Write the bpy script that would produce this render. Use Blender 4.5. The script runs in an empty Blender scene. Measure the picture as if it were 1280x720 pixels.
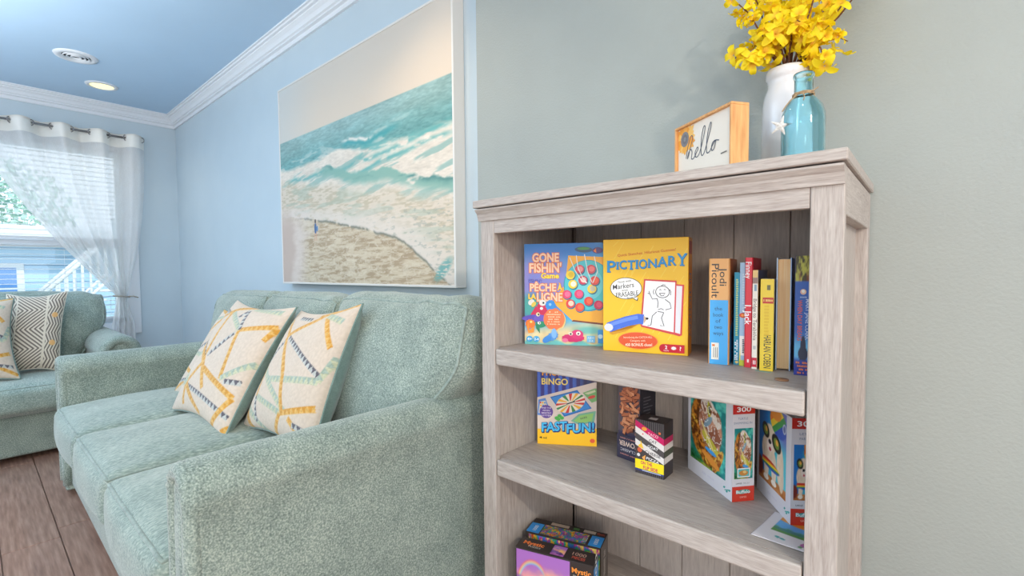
import bpy, bmesh, math, random
import numpy as np
from mathutils import Vector, Matrix

random.seed(7)
S = bpy.context.scene
COL = S.collection
PI = math.pi

# ------------------------------------------------------------------ camera
CAM = bpy.data.cameras.new('camera')
CAM.sensor_width = 36.0
CAM.lens = 595.6 / 1280 * 36
CAM.shift_y = 4.2 / 1280
CAM.clip_start = 0.02
cam = bpy.data.objects.new('camera', CAM)
COL.objects.link(cam)
yaw, pitch, roll = 0.7197, 0.0436, -0.0082
_r = Vector((math.cos(yaw), math.sin(yaw), 0))
_f = Vector((-math.sin(yaw), math.cos(yaw), 0))
_u = Vector((0, 0, 1))
fwd = _f * math.cos(pitch) - _u * math.sin(pitch)
up = _u * math.cos(pitch) + _f * math.sin(pitch)
r2 = _r * math.cos(roll) + up * math.sin(roll)
u2 = up * math.cos(roll) - _r * math.sin(roll)
M = Matrix.Identity(4)
for i in range(3):
    M[i][0] = r2[i]; M[i][1] = u2[i]; M[i][2] = -fwd[i]
M[0][3], M[1][3], M[2][3] = 0, 0, 1.10
cam.matrix_world = M
S.camera = cam

# ------------------------------------------------------------------ world, sun, exposure
S.view_settings.view_transform = 'Standard'
S.view_settings.look = 'None'
S.view_settings.gamma = 1
S.view_settings.use_curve_mapping = False
S.view_settings.exposure = 0.0
S.cycles.use_denoising = True
S.cycles.max_bounces = 8
S.cycles.transparent_max_bounces = 16
S.cycles.sample_clamp_indirect = 6
W = bpy.data.worlds.new('world'); S.world = W
W.use_nodes = True
bg = W.node_tree.nodes['Background']
bg.inputs[0].default_value = (0.84, 0.92, 1.0, 1)
bg.inputs[1].default_value = 1.9


def add_light(name, kind, loc, energy, color, target=None, **kw):
    L = bpy.data.lights.new(name, kind)
    L.energy = energy; L.color = color
    for k, v in kw.items():
        setattr(L, k, v)
    o = bpy.data.objects.new(name, L)
    o.location = loc
    if target is not None:
        d = Vector(target) - Vector(loc)
        o.rotation_euler = d.to_track_quat('-Z', 'Y').to_euler()
    COL.objects.link(o)
    return o


add_light('sun', 'SUN', (0, 0, 10), 3.6, (1, 0.97, 0.92), target=(-7, -4, 0), angle=0.01)
# lamps of the room: one ceiling fixture further along the room, recessed downlights; plus two added fill lights
add_light('room_lamp', 'POINT', (2.5, -0.95, 2.5), 185, (1.0, 0.87, 0.72), shadow_soft_size=0.09)
add_light('sofa_downlight', 'SPOT', (-1.75, 0.92, 2.78), 40, (1.0, 0.77, 0.5), target=(-1.75, 0.98, 0),
          spot_size=1.9, spot_blend=0.8, shadow_soft_size=0.07)
add_light('added_ceiling_fill', 'SPOT', (-3.6, -1.5, 1.6), 420, (0.9, 0.95, 1.0), target=(-3.6, -1.5, 3), spot_size=2.7, spot_blend=0.6, shadow_soft_size=0.15)  # unseen uplight added to brighten the ceiling
add_light('added_shelf_fill', 'POINT', (0.9, -1.25, 1.35), 70, (1.0, 0.88, 0.74), shadow_soft_size=0.22)  # unseen fill added in front to lift the dark shelf interiors
add_light('room_downlight', 'SPOT', (-0.1, 0.2, 2.78), 14, (1.0, 0.86, 0.68), target=(-0.1, 0.2, 0),
          spot_size=2.4, spot_blend=0.8, shadow_soft_size=0.07)


# ------------------------------------------------------------------ colour and noise helpers
def lin(c):
    c = np.asarray(c, float)
    return np.where(c <= 0.04045, c / 12.92, ((c + 0.055) / 1.055) ** 2.4)


def C(r, g, b):
    v = lin(np.array([r, g, b]) / 255.0)
    return (float(v[0]), float(v[1]), float(v[2]), 1.0)


def vnoise(x, y, seed=0):
    x = np.asarray(x, float); y = np.asarray(y, float)
    ix = np.floor(x); iy = np.floor(y); fx = x - ix; fy = y - iy
    fx = fx * fx * (3 - 2 * fx); fy = fy * fy * (3 - 2 * fy)

    def h(a, b):
        t = np.sin(a * 127.1 + b * 311.7 + seed * 74.7) * 43758.5453
        return t - np.floor(t)
    return (h(ix, iy) * (1 - fx) + h(ix + 1, iy) * fx) * (1 - fy) + (h(ix, iy + 1) * (1 - fx) + h(ix + 1, iy + 1) * fx) * fy


def fbm(x, y, seed=0, octv=4):
    t = 0; a = 0.5
    for k in range(octv):
        t = t + a * vnoise(x * 2 ** k, y * 2 ** k, seed + k * 13); a *= 0.5
    return t / (1 - 0.5 ** octv)


def sstep(a, b, x):
    t = np.clip((x - a) / (b - a), 0, 1)
    return t * t * (3 - 2 * t)


# ------------------------------------------------------------------ material helpers
def new_mat(name):
    m = bpy.data.materials.new(name); m.use_nodes = True
    nt = m.node_tree
    return m, nt, nt.nodes['Principled BSDF']


def plain(name, col, rough=0.5, metal=0.0, **kw):
    m, nt, b = new_mat(name)
    b.inputs['Base Color'].default_value = col
    b.inputs['Roughness'].default_value = rough
    b.inputs['Metallic'].default_value = metal
    for k, v in kw.items():
        b.inputs[k].default_value = v
    return m


def noise_mat(name, stops, scale, stretch=(1, 1, 1), rough=0.6, detail=4, bump=0.0, bump_scale=None, fine=None, fine_mix=0.5, coord='Object', **kw):
    m, nt, b = new_mat(name)
    N, L = nt.nodes, nt.links
    tc = N.new('ShaderNodeTexCoord'); mp = N.new('ShaderNodeMapping')
    mp.inputs['Scale'].default_value = stretch
    L.new(tc.outputs[coord], mp.inputs[0])
    nz = N.new('ShaderNodeTexNoise'); nz.inputs['Scale'].default_value = scale; nz.inputs['Detail'].default_value = detail
    L.new(mp.outputs[0], nz.inputs['Vector'])
    cr = N.new('ShaderNodeValToRGB')
    el = cr.color_ramp.elements
    while len(el) < len(stops):
        el.new(0.5)
    for e, (p, c) in zip(el, stops):
        e.position = p; e.color = c
    fac = nz.outputs['Fac']
    if fine:
        n2 = N.new('ShaderNodeTexNoise'); n2.inputs['Scale'].default_value = fine; n2.inputs['Detail'].default_value = 2
        L.new(mp.outputs[0], n2.inputs['Vector'])
        mx = N.new('ShaderNodeMix'); mx.inputs[0].default_value = fine_mix
        L.new(fac, mx.inputs[2]); L.new(n2.outputs['Fac'], mx.inputs[3])
        fac = mx.outputs[0]
    L.new(fac, cr.inputs[0])
    L.new(cr.outputs[0], b.inputs['Base Color'])
    b.inputs['Roughness'].default_value = rough
    if bump:
        n3 = N.new('ShaderNodeTexNoise'); n3.inputs['Scale'].default_value = bump_scale or scale
        n3.inputs['Detail'].default_value = 3
        L.new(mp.outputs[0], n3.inputs['Vector'])
        bp = N.new('ShaderNodeBump'); bp.inputs['Strength'].default_value = bump; bp.inputs['Distance'].default_value = 0.004
        L.new(n3.outputs['Fac'], bp.inputs['Height']); L.new(bp.outputs[0], b.inputs['Normal'])
    for k, v in kw.items():
        b.inputs[k].default_value = v
    return m


def colour_mat(name, rough=0.5, sheen=0.0, coat=0.0, bump=0.0):
    m, nt, b = new_mat(name)
    a = nt.nodes.new('ShaderNodeVertexColor'); a.layer_name = 'Col'
    nt.links.new(a.outputs[0], b.inputs['Base Color'])
    b.inputs['Roughness'].default_value = rough
    b.inputs['Sheen Weight'].default_value = sheen
    b.inputs['Coat Weight'].default_value = coat
    if bump:
        N, L = nt.nodes, nt.links
        tc = N.new('ShaderNodeTexCoord')
        n3 = N.new('ShaderNodeTexNoise'); n3.inputs['Scale'].default_value = 420
        bp = N.new('ShaderNodeBump'); bp.inputs['Strength'].default_value = bump; bp.inputs['Distance'].default_value = 0.003
        L.new(tc.outputs['Object'], n3.inputs['Vector']); L.new(n3.outputs['Fac'], bp.inputs['Height']); L.new(bp.outputs[0], b.inputs['Normal'])
    return m


WALL_ST = [(0.3, C(192, 207, 216)), (0.7, C(197, 211, 219))]
M_WALL = noise_mat('wall_paint', WALL_ST, 3, rough=0.55, bump=0.12, bump_scale=220)
M_WALL_R = noise_mat('wall_paint_light_offset', [(0.3, C(157, 162, 158)), (0.7, C(163, 168, 163))], 3, rough=0.55, bump=0.3, bump_scale=130)  # wall paint greyed and darkened to balance the stronger lamplight on this side
M_CEIL = noise_mat('ceiling_paint', [(0.3, C(186, 214, 238)), (0.7, C(190, 218, 242))], 2, rough=0.8, bump=0.05, bump_scale=150)
M_TRIM = plain('white_trim', C(228, 232, 237), 0.35)
M_FAB = noise_mat('chenille', [(0.30, C(92, 108, 102)), (0.5, C(138, 152, 143)), (0.70, C(184, 194, 181))], 11, rough=0.9, bump=0.55, bump_scale=260, fine=230, fine_mix=0.78,
                  **{'Sheen Weight': 0.35, 'Sheen Roughness': 0.4})
M_FAB_SEAT = noise_mat('chenille_light', [(0.34, C(112, 129, 122)), (0.5, C(140, 155, 146)), (0.66, C(170, 181, 170))], 7, stretch=(1, 0.3, 1), rough=0.9, bump=0.4, bump_scale=240, fine=190, fine_mix=0.7,
                       **{'Sheen Weight': 0.35, 'Sheen Roughness': 0.4})
M_PIPE = noise_mat('chenille_piping', [(0.3, C(118, 134, 127)), (0.7, C(156, 170, 161))], 60, rough=0.9, **{'Sheen Weight': 0.3})
M_PILLOW_BACK = noise_mat('sage_velvet', [(0.3, C(96, 122, 116)), (0.7, C(128, 150, 142))], 30, rough=0.9, fine=200, **{'Sheen Weight': 0.4})
WOOD = [(0.2, C(132, 119, 112)), (0.40, C(168, 156, 148)), (0.58, C(186, 176, 168)), (0.8, C(212, 204, 196))]
M_WX = noise_mat('greywash_wood_x', WOOD, 9, stretch=(1.1, 14, 14), rough=0.55, detail=8, bump=0.1, bump_scale=30, fine=30)
M_WY = noise_mat('greywash_wood_y', WOOD, 9, stretch=(14, 1.1, 14), rough=0.55, detail=8, bump=0.1, bump_scale=30, fine=30)
M_WZ = noise_mat('greywash_wood_z', WOOD, 9, stretch=(14, 14, 1.1), rough=0.55, detail=8, bump=0.1, bump_scale=30, fine=30)
M_BACKW = noise_mat('greywash_back', [(0.2, C(158, 145, 137)), (0.45, C(186, 173, 164)), (0.75, C(208, 196, 186))], 9, stretch=(14, 14, 1.0), rough=0.6, detail=8, fine=30)
M_FLOORS = [noise_mat('plank_wood', [(0.2, C(126, 92, 76)), (0.5, C(166, 130, 112)), (0.8, C(196, 164, 145))], 5, stretch=(1.2, 16, 4), rough=0.32, detail=8, bump=0.05, bump_scale=30),
            noise_mat('plank_wood_dark', [(0.2, C(114, 82, 69)), (0.5, C(154, 118, 102)), (0.8, C(184, 150, 132))], 5, stretch=(1.2, 16, 4), rough=0.32, detail=8, bump=0.05, bump_scale=30)]
M_OAK = noise_mat('honey_oak', [(0.25, C(206, 142, 84)), (0.6, C(228, 170, 108)), (0.85, C(238, 190, 132))], 12, stretch=(10, 10, 1.2), rough=0.5, detail=6)
M_PRINT = colour_mat('printed_card', 0.38, coat=0.1)
M_MATTE = colour_mat('printed_canvas', 0.7)
M_COTTON = colour_mat('printed_cotton', 0.9, sheen=0.2, bump=0.5)
M_PAGES = noise_mat('book_pages', [(0.3, C(246, 190, 128)), (0.7, C(254, 216, 164))], 6, stretch=(60, 1, 1), rough=0.8)
M_PAGES_W = noise_mat('book_pages_white', [(0.3, C(222, 212, 192)), (0.7, C(238, 230, 214))], 6, stretch=(60, 1, 1), rough=0.8)
M_STEEL = plain('brushed_nickel', C(150, 148, 148), 0.35, 0.9)
M_BLACK = plain('dark_gap', C(40, 44, 50), 0.7)
M_LEDGE = plain('white_plastic', C(236, 240, 244), 0.4)


def emit_mat(name, col, strength):
    m, nt, b = new_mat(name)
    b.inputs['Base Color'].default_value = col
    b.inputs['Emission Color'].default_value = col
    b.inputs['Emission Strength'].default_value = strength
    return m


# ------------------------------------------------------------------ object helpers
def link(name, me, mat=None, parent=None, loc=(0, 0, 0), smooth=False):
    if mat is not None and not me.materials:
        me.materials.append(mat)
    o = bpy.data.objects.new(name, me)
    COL.objects.link(o)
    o.location = loc
    if parent is not None:
        o.parent = parent
    if smooth:
        me.polygons.foreach_set('use_smooth', [True] * len(me.polygons))
    return o


def root(name, label, cat, loc=(0, 0, 0), rotz=0, group=None):
    o = bpy.data.objects.new(name, None)
    COL.objects.link(o)
    o.location = loc; o.rotation_euler = (0, 0, rotz)
    o.empty_display_size = 0.05
    tag(o, label, cat, group)
    return o


def tag(o, label=None, cat=None, group=None, kind=None):
    if label: o['label'] = label
    if cat: o['category'] = cat
    if group: o['group'] = group
    if kind: o['kind'] = kind
    return o


def bm_mesh(name, bm):
    me = bpy.data.meshes.new(name)
    bm.normal_update()
    bm.to_mesh(me); bm.free()
    return me


def add_box(bm, x0, x1, y0, y1, z0, z1, bev=0.0, seg=1):
    vs = [bm.verts.new(p) for p in ((x0, y0, z0), (x1, y0, z0), (x1, y1, z0), (x0, y1, z0), (x0, y0, z1), (x1, y0, z1), (x1, y1, z1), (x0, y1, z1))]
    fs = [bm.faces.new([vs[i] for i in q]) for q in ((3, 2, 1, 0), (4, 5, 6, 7), (0, 1, 5, 4), (1, 2, 6, 5), (2, 3, 7, 6), (3, 0, 4, 7))]
    if bev:
        es = list({e for f in fs for e in f.edges})
        bmesh.ops.bevel(bm, geom=es, offset=bev, segments=seg, affect='EDGES', profile=0.5)


def box(name, x0, x1, y0, y1, z0, z1, mat, parent=None, bev=0.0, seg=1, loc=(0, 0, 0), smooth=False):
    bm = bmesh.new()
    add_box(bm, x0, x1, y0, y1, z0, z1, bev, seg)
    return link(name, bm_mesh(name, bm), mat, parent, loc, smooth)


def add_tube(bm, pts, rad, n=8, closed=False, caps=True):
    pts = [Vector(p) for p in pts]
    k = len(pts); rings = []
    rads = rad if hasattr(rad, '__len__') else [rad] * k
    t0 = (pts[1] - pts[0]).normalized()
    ref = Vector((0, 0, 1)) if abs(t0.z) < 0.9 else Vector((1, 0, 0))
    nrm = (ref - t0 * ref.dot(t0)).normalized()
    for i, p in enumerate(pts):
        if closed:
            t = (pts[(i + 1) % k] - pts[i - 1]).normalized()
        else:
            t = (pts[min(i + 1, k - 1)] - pts[max(i - 1, 0)]).normalized()
        nrm = (nrm - t * nrm.dot(t))
        nrm = nrm.normalized() if nrm.length > 1e-6 else Vector((1, 0, 0))
        bi = t.cross(nrm)
        rings.append([bm.verts.new(p + (nrm * math.cos(2 * PI * j / n) + bi * math.sin(2 * PI * j / n)) * rads[i]) for j in range(n)])
    for i in range(k if closed else k - 1):
        a, b = rings[i], rings[(i + 1) % k]
        for j in range(n):
            bm.faces.new((a[j], a[(j + 1) % n], b[(j + 1) % n], b[j]))
    if caps and not closed:
        bm.faces.new(rings[0][::-1]); bm.faces.new(rings[-1])


def tube(name, pts, rad, mat, parent=None, n=8, closed=False):
    bm = bmesh.new(); add_tube(bm, pts, rad, n, closed)
    return link(name, bm_mesh(name, bm), mat, parent, smooth=True)


def lathe(name, prof, mat, parent=None, n=40, loc=(0, 0, 0)):
    """prof: list of (radius, z); closed at radius 0"""
    vs, fs = [], []
    for r, z in prof:
        for j in range(n):
            a = 2 * PI * j / n
            vs.append((r * math.cos(a), r * math.sin(a), z))
    for i in range(len(prof) - 1):
        for j in range(n):
            fs.append((i * n + j, i * n + (j + 1) % n, (i + 1) * n + (j + 1) % n, (i + 1) * n + j))
    me = bpy.data.meshes.new(name); me.from_pydata(vs, [], fs)
    return link(name, me, mat, parent, loc, smooth=True)


def extrude_profile(name, prof, p0, p1, out, mat, parent=None, smooth=False):
    """prof: (distance along 'out', z) points, swept from p0 to p1"""
    p0, p1, out = Vector(p0), Vector(p1), Vector(out)
    vs, fs = [], []
    for p in (p0, p1):
        for a, z in prof:
            q = p + out * a; vs.append((q.x, q.y, q.z + z))
    n = len(prof)
    for i in range(n):
        fs.append((i, (i + 1) % n, n + (i + 1) % n, n + i))
    fs.append(tuple(range(n))[::-1]); fs.append(tuple(range(n, 2 * n)))
    me = bpy.data.meshes.new(name); me.from_pydata(vs, [], fs)
    bm = bmesh.new(); bm.from_mesh(me); bmesh.ops.recalc_face_normals(bm, faces=bm.faces); bm.to_mesh(me); bm.free()
    return link(name, me, mat, parent, smooth=smooth)


def grid_mesh(name, P, cols=None, wrap_u=False):
    """P: (nv, nu, 3) array of points; cols (nv, nu, 3) in sRGB 0..1"""
    nv, nu = P.shape[:2]
    idx = np.arange(nv * nu).reshape(nv, nu)
    a = idx[:-1, :-1].ravel(); b = idx[:-1, 1:].ravel(); c = idx[1:, 1:].ravel(); d = idx[1:, :-1].ravel()
    F = np.stack([a, b, c, d], 1)
    me = bpy.data.meshes.new(name)
    me.vertices.add(nv * nu); me.vertices.foreach_set('co', P.reshape(-1).astype(np.float32))
    me.loops.add(F.size); me.loops.foreach_set('vertex_index', F.ravel().astype(np.int32))
    me.polygons.add(len(F)); me.polygons.foreach_set('loop_start', np.arange(0, F.size, 4, dtype=np.int32))
    me.polygons.foreach_set('use_smooth', np.ones(len(F), bool))
    me.update(calc_edges=True)
    if cols is not None:
        at = me.color_attributes.new('Col', 'FLOAT_COLOR', 'POINT')
        rgba = np.ones((nv * nu, 4), np.float32); rgba[:, :3] = lin(np.clip(cols.reshape(-1, 3), 0, 1))
        at.data.foreach_set('color', rgba.ravel())
    return me


_text_cache = {}


def text_mesh(s, bold=0.0):
    key = (s, bold)
    if key not in _text_cache:
        cu = bpy.data.curves.new('lettering', 'FONT')
        cu.body = s; cu.size = 1.0; cu.offset = bold; cu.resolution_u = 3
        ob = bpy.data.objects.new('lettering', cu); COL.objects.link(ob)
        dg = bpy.context.evaluated_depsgraph_get()
        me = ob.evaluated_get(dg).to_mesh()
        v = np.array([(q.co.x, q.co.y) for q in me.vertices]) if len(me.vertices) else np.zeros((0, 2))
        f = [tuple(p.vertices) for p in me.polygons]
        bpy.data.objects.remove(ob); bpy.data.curves.remove(cu)
        _text_cache[key] = (v, f)
    return _text_cache[key]


class Print:
    """flat printing on one face: shapes in 0..1 x 0..1 of a w x h metre face, one mesh with per-face colour"""
    STEP = 0.00003

    def __init__(s, O, U, V, w, h, z0=0.0003):
        s.O, s.U, s.V = Vector(O), Vector(U).normalized(), Vector(V).normalized()
        s.N = s.U.cross(s.V); s.w, s.h = w, h
        s.z = z0; s.vs, s.fs, s.cs = [], [], []

    def _pt(s, x, y):
        q = s.O + s.U * (x * s.w) + s.V * (y * s.h) + s.N * s.z
        return (q.x, q.y, q.z)

    def poly(s, pts, col):
        s.z += s.STEP
        b = len(s.vs)
        s.vs += [s._pt(*p) for p in pts]
        area = sum(pts[i][0] * pts[(i + 1) % len(pts)][1] - pts[(i + 1) % len(pts)][0] * pts[i][1] for i in range(len(pts)))
        r = range(b, b + len(pts))
        s.fs.append(tuple(r) if area > 0 else tuple(r)[::-1]); s.cs.append(col)

    def rect(s, x0, y0, x1, y1, col):
        s.poly([(x0, y0), (x1, y0), (x1, y1), (x0, y1)], col)

    def ell(s, cx, cy, rx, ry, col, n=24, rot=0.0, wob=0.0):
        """radii as fractions of the face height (metres kept square)"""
        k = s.h / s.w
        c, q = math.cos(rot), math.sin(rot); P = []
        for i in range(n):
            a = 2 * PI * i / n; w = 1 + (wob if i % 2 else -wob)
            x, y = rx * w * math.cos(a), ry * w * math.sin(a)
            P.append((cx + (x * c - y * q) * k, cy + x * q + y * c))
        s.poly(P, col)

    def stroke(s, pts, wd, col):
        """wd as a fraction of the face height"""
        s.z += s.STEP
        k = s.h / s.w
        m = [Vector((x / k, y)) for x, y in pts]
        L, R = [], []
        for i, p in enumerate(m):
            t = (m[min(i + 1, len(m) - 1)] - m[max(i - 1, 0)])
            t = t.normalized() if t.length > 1e-9 else Vector((1, 0))
            nn = Vector((-t.y, t.x)) * wd * 0.5
            L.append(p + nn); R.append(p - nn)
        b = len(s.vs)
        for a, c in zip(L, R):
            s.vs.append(s._pt(a.x * k, a.y)); s.vs.append(s._pt(c.x * k, c.y))
        for i in range(len(m) - 1):
            s.fs.append((b + 2 * i, b + 2 * i + 1, b + 2 * i + 3, b + 2 * i + 2)); s.cs.append(col)

    def text(s, t, cx, cy, hh, col, w=None, bold=0.0, rot=0.0, shear=0.0, outline=None, ow=0.03, arc=0.0):
        """centred at cx, cy; hh cap height (fraction of h); w = total width as a fraction of the face width (of the height if turned)"""
        if outline is not None:
            s.text(t, cx, cy, hh, outline, w, bold + ow, rot, shear, arc=arc)
        v0, _f0 = text_mesh(t, 0.0)
        v, f = text_mesh(t, bold)
        if not len(v): return
        s.z += s.STEP
        x0, x1 = v0[:, 0].min(), v0[:, 0].max()
        base = 0.73
        sc = hh * s.h / base
        sx = sc
        if w is not None:
            span = w * (s.w if abs(math.sin(rot)) < 0.7 else s.h)
            sx = span / max(x1 - x0, 1e-6)
        X = (v[:, 0] - (x0 + x1) / 2) * sx; Y = (v[:, 1] - base / 2) * sc
        if arc:
            Y = Y + arc * s.h * (1 - (2 * X / max((x1 - x0) * sx, 1e-6)) ** 2)
        X = X + shear * Y
        c, q = math.cos(rot), math.sin(rot)
        XX = X * c - Y * q; YY = X * q + Y * c
        b = len(s.vs)
        for a, d in zip(XX, YY):
            s.vs.append(s._pt(cx + a / s.w, cy + d / s.h))
        for fc in f:
            s.fs.append(tuple(b + i for i in fc)); s.cs.append(col)

    def marks(s, cx, cy, hh, col, w, rot=0.0, n=10):
        """lettering too small to read: a row of short uneven strokes"""
        rnd = random.Random(int(cx * 977 + cy * 331 + n))
        span = w * (s.w if abs(math.sin(rot)) < 0.7 else s.h)
        ht = hh * s.h; c, q = math.cos(rot), math.sin(rot)
        for i in range(n):
            if rnd.random() < 0.14: continue
            x0 = -span / 2 + span * (i + 0.12) / n; x1 = -span / 2 + span * (i + 0.8) / n; t_ = ht * rnd.choice((0.35, 0.5, 0.5, 0.4))
            P_ = [(x0, -ht * 0.4), (x1, -ht * 0.4), (x1, t_), (x0, t_)]
            s.poly([(cx + (a * c - b * q) / s.w, cy + (a * q + b * c) / s.h) for a, b in P_], col)

    def build(s, name, parent, mat=None):
        me = bpy.data.meshes.new(name); me.from_pydata(s.vs, [], s.fs)
        at = me.color_attributes.new('Col', 'FLOAT_COLOR', 'CORNER')
        cols = []
        for p in me.polygons:
            cols += list(s.cs[p.index]) * p.loop_total
        at.data.foreach_set('color', cols)
        return link(name, me, mat or M_PRINT, parent)


def art(name, img, O, U, V, w, h, parent, mat=None, off=0.0003):
    """img (rows top to bottom) sRGB 0..1 shown on a fine flat grid"""
    O, U, V = np.array(O, float), np.array(U, float), np.array(V, float)
    N = np.cross(U, V)
    nv, nu = img.shape[:2]
    u = np.linspace(0, 1, nu)[None, :, None]; v = np.linspace(0, 1, nv)[:, None, None]
    P = O + N * off + U * (u * w) + V * (v * h)
    return link(name, grid_mesh(name, P, img[::-1]), mat or M_PRINT, parent)


def rgb(r, g, b):
    return np.array([r, g, b]) / 255.0


def mixc(a, b, t):
    return a * (1 - t[..., None]) + b * t[..., None]


def uvgrid(nu, nv):
    return np.meshgrid(np.linspace(0, 1, nu), np.linspace(0, 1, nv))   # v runs downwards


def blob(u, v, cx, cy, rx, ry, rot=0.0, soft=0.08):
    c, s_ = math.cos(rot), math.sin(rot)
    x = ((u - cx) * c + (v - cy) * s_) / rx; y = (-(u - cx) * s_ + (v - cy) * c) / ry
    return 1 - sstep(1 - soft, 1 + soft, np.sqrt(x * x + y * y))


# ------------------------------------------------------------------ room
XW, YB, YR, XC, ZC = -6.26, 1.56, 1.485, -1.495, 2.80

fl = tag(box('floor', XW - 0.1, 4.0, -3.4, YB + 0.1, -0.06, -0.012, M_FLOORS[1]), 'brown wood plank floor', kind='structure')
tag(box('wall_back', XW - 0.1, XC, YB, YB + 0.12, 0, ZC, M_WALL), 'pale blue wall behind the long sofa', kind='structure')
tag(box('wall_right', XC, 4.0, YR, YB + 0.12, 0, ZC, M_WALL_R), 'grey toned wall behind the bookcase', kind='structure')
tag(box('ceiling', XW - 0.1, 4.0, -3.4, YB + 0.12, ZC, ZC + 0.1, M_CEIL), 'pale blue ceiling', kind='structure')
# window wall with its opening
WY0, WY1, WZ0, WZ1 = -1.25, 1.085, 0.60, 2.34
bm = bmesh.new()
add_box(bm, XW - 0.14, XW, WY1, YB + 0.1, 0, ZC)
add_box(bm, XW - 0.14, XW, -3.4, WY0, 0, ZC)
add_box(bm, XW - 0.14, XW, WY0, WY1, 0, WZ0)
add_box(bm, XW - 0.14, XW, WY0, WY1, WZ1, ZC)
tag(link('wall_left', bm_mesh('wall_left', bm), M_WALL), 'pale blue wall with the window', kind='structure')

# floor planks, long side along the sofa
pm = {}
for r in range(-12, 9):
    y0 = r * 0.172 + 0.045
    if y0 + 0.172 > YB: continue
    x = XW + 0.02 - random.random() * 0.9
    while x < 2.2:
        ln = 1.22; x1 = min(x + ln, 2.2); xa = max(x, XW + 0.005)
        if x1 - xa > 0.05:
            key = round(x1 - xa, 3)
            if key not in pm:
                b2 = bmesh.new(); add_box(b2, 0, x1 - xa - 0.003, 0, 0.169, -0.012, 0, 0.0015); pm[key] = [bm_mesh('plank', b2), None]
            me = pm[key][0]
            o = link('plank', me, random.choice(M_FLOORS), fl, (xa, y0, 0))
        x += ln

# crown moulding
CP = [(0, -0.125), (0.016, -0.125), (0.018, -0.112), (0.010, -0.106), (0.014, -0.094), (0.030, -0.088), (0.030, -0.078), (0.040, -0.072), (0.050, -0.050), (0.068, -0.034), (0.068, -0.026), (0.082, -0.022), (0.086, -0.012), (0.098, -0.010), (0.098, 0), (0, 0)]
tag(extrude_profile('trim_1', CP, (XW, YB, ZC), (XC, YB, ZC), (0, -1, 0), M_TRIM), 'white crown moulding above the painting', kind='structure')
tag(extrude_profile('trim_2', CP, (XW, YB, ZC), (XW, -3.4, ZC), (1, 0, 0), M_TRIM), 'white crown moulding above the window', kind='structure')

# window: casing, sashes, panes
w = bpy.data.objects.new('window_1', None); COL.objects.link(w); w.location = (XW, 0, 0)
tag(w, 'white double hung window behind blinds', kind='structure')
bm = bmesh.new()
add_box(bm, 0, 0.022, WY1, WY1 + 0.105, WZ0 - 0.12, WZ1 + 0.1, 0.003)
add_box(bm, 0, 0.022, WY0 - 0.105, WY0, WZ0 - 0.12, WZ1 + 0.1, 0.003)
add_box(bm, 0, 0.022, WY0, WY1, WZ1, WZ1 + 0.1, 0.003)
add_box(bm, 0, 0.022, WY0, WY1, WZ0 - 0.12, WZ0, 0.003)
link('casing', bm_mesh('casing', bm), M_TRIM, w)
bm = bmesh.new()
ym = 0.0
for a, b in ((WY0, WY1),):
    add_box(bm, -0.12, -0.08, a, a + 0.05, WZ0, WZ1); add_box(bm, -0.12, -0.08, b - 0.05, b, WZ0, WZ1)
    add_box(bm, -0.12, -0.08, a, b, WZ0, WZ0 + 0.06); add_box(bm, -0.12, -0.08, a, b, WZ1 - 0.05, WZ1)
    add_box(bm, -0.125, -0.075, a, b, 1.36, 1.46)
link('sash', bm_mesh('sash', bm), M_TRIM, w)
m, nt, b = new_mat('window_glass')
nt.nodes.remove(b)
tr = nt.nodes.new('ShaderNodeBsdfTransparent'); gl = nt.nodes.new('ShaderNodeBsdfGlossy'); gl.inputs['Roughness'].default_value = 0.02
mx = nt.nodes.new('ShaderNodeMixShader'); mx.inputs[0].default_value = 0.06
tr.inputs[0].default_value = (0.95, 0.98, 1, 1)
nt.links.new(tr.outputs[0], mx.inputs[1]); nt.links.new(gl.outputs[0], mx.inputs[2]); nt.links.new(mx.outputs[0], nt.nodes['Material Output'].inputs[0])
M_GLASS = m
box('pane', -0.103, -0.099, WY0 + 0.04, WY1 - 0.04, WZ0 + 0.05, 1.37, M_GLASS, w)
box('pane', -0.103, -0.099, WY0 + 0.04, WY1 - 0.04, 1.45, WZ1 - 0.04, M_GLASS, w)

# blind
bl = root('window_blind', 'white horizontal slat blind hanging in the window', 'blind', (XW - 0.04, 0, WZ1 - 0.005))
box('head_rail', -0.028, 0.028, WY0 + 0.01, WY1 - 0.01, -0.05, 0, M_LEDGE, bl, 0.002)
sm = None
bm = bmesh.new()
ca, sa = math.cos(0.03), math.sin(0.03)
L0, L1 = WY0 + 0.015, WY1 - 0.015
vs = []
for yy in (L0, L1):
    for t in (-1, -0.33, 0.33, 1):
        xx, zz = t * 0.024, 0.003 * (1 - t * t)
        vs.append(bm.verts.new((xx * ca, yy, -xx * sa + zz)))
for i in range(3):
    bm.faces.new((vs[i], vs[i + 1], vs[i + 5], vs[i + 4]))
r = bmesh.ops.extrude_face_region(bm, geom=bm.faces[:])
bmesh.ops.translate(bm, verts=[e for e in r['geom'] if isinstance(e, bmesh.types.BMVert)], vec=(0, 0, -0.0025))
bmesh.ops.recalc_face_normals(bm, faces=bm.faces)
M_SLAT = plain('blind_slat', C(240, 244, 248), 0.5)
sm = bm_mesh('slat', bm)
k = 0
zz = -0.08
while zz > -(WZ1 - WZ0) + 0.06:
    link('slat', sm, M_SLAT, bl, (0, 0, zz)); zz -= 0.046
box('bottom_rail', -0.025, 0.025, L0, L1, zz, zz + 0.02, M_LEDGE, bl, 0.002)
for yy in (-0.8, -0.1, 0.62, 0.95):
    tube('cord', [(0.026, yy, -0.04), (0.026, yy, zz)], 0.0012, M_LEDGE, bl, 5)

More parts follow.
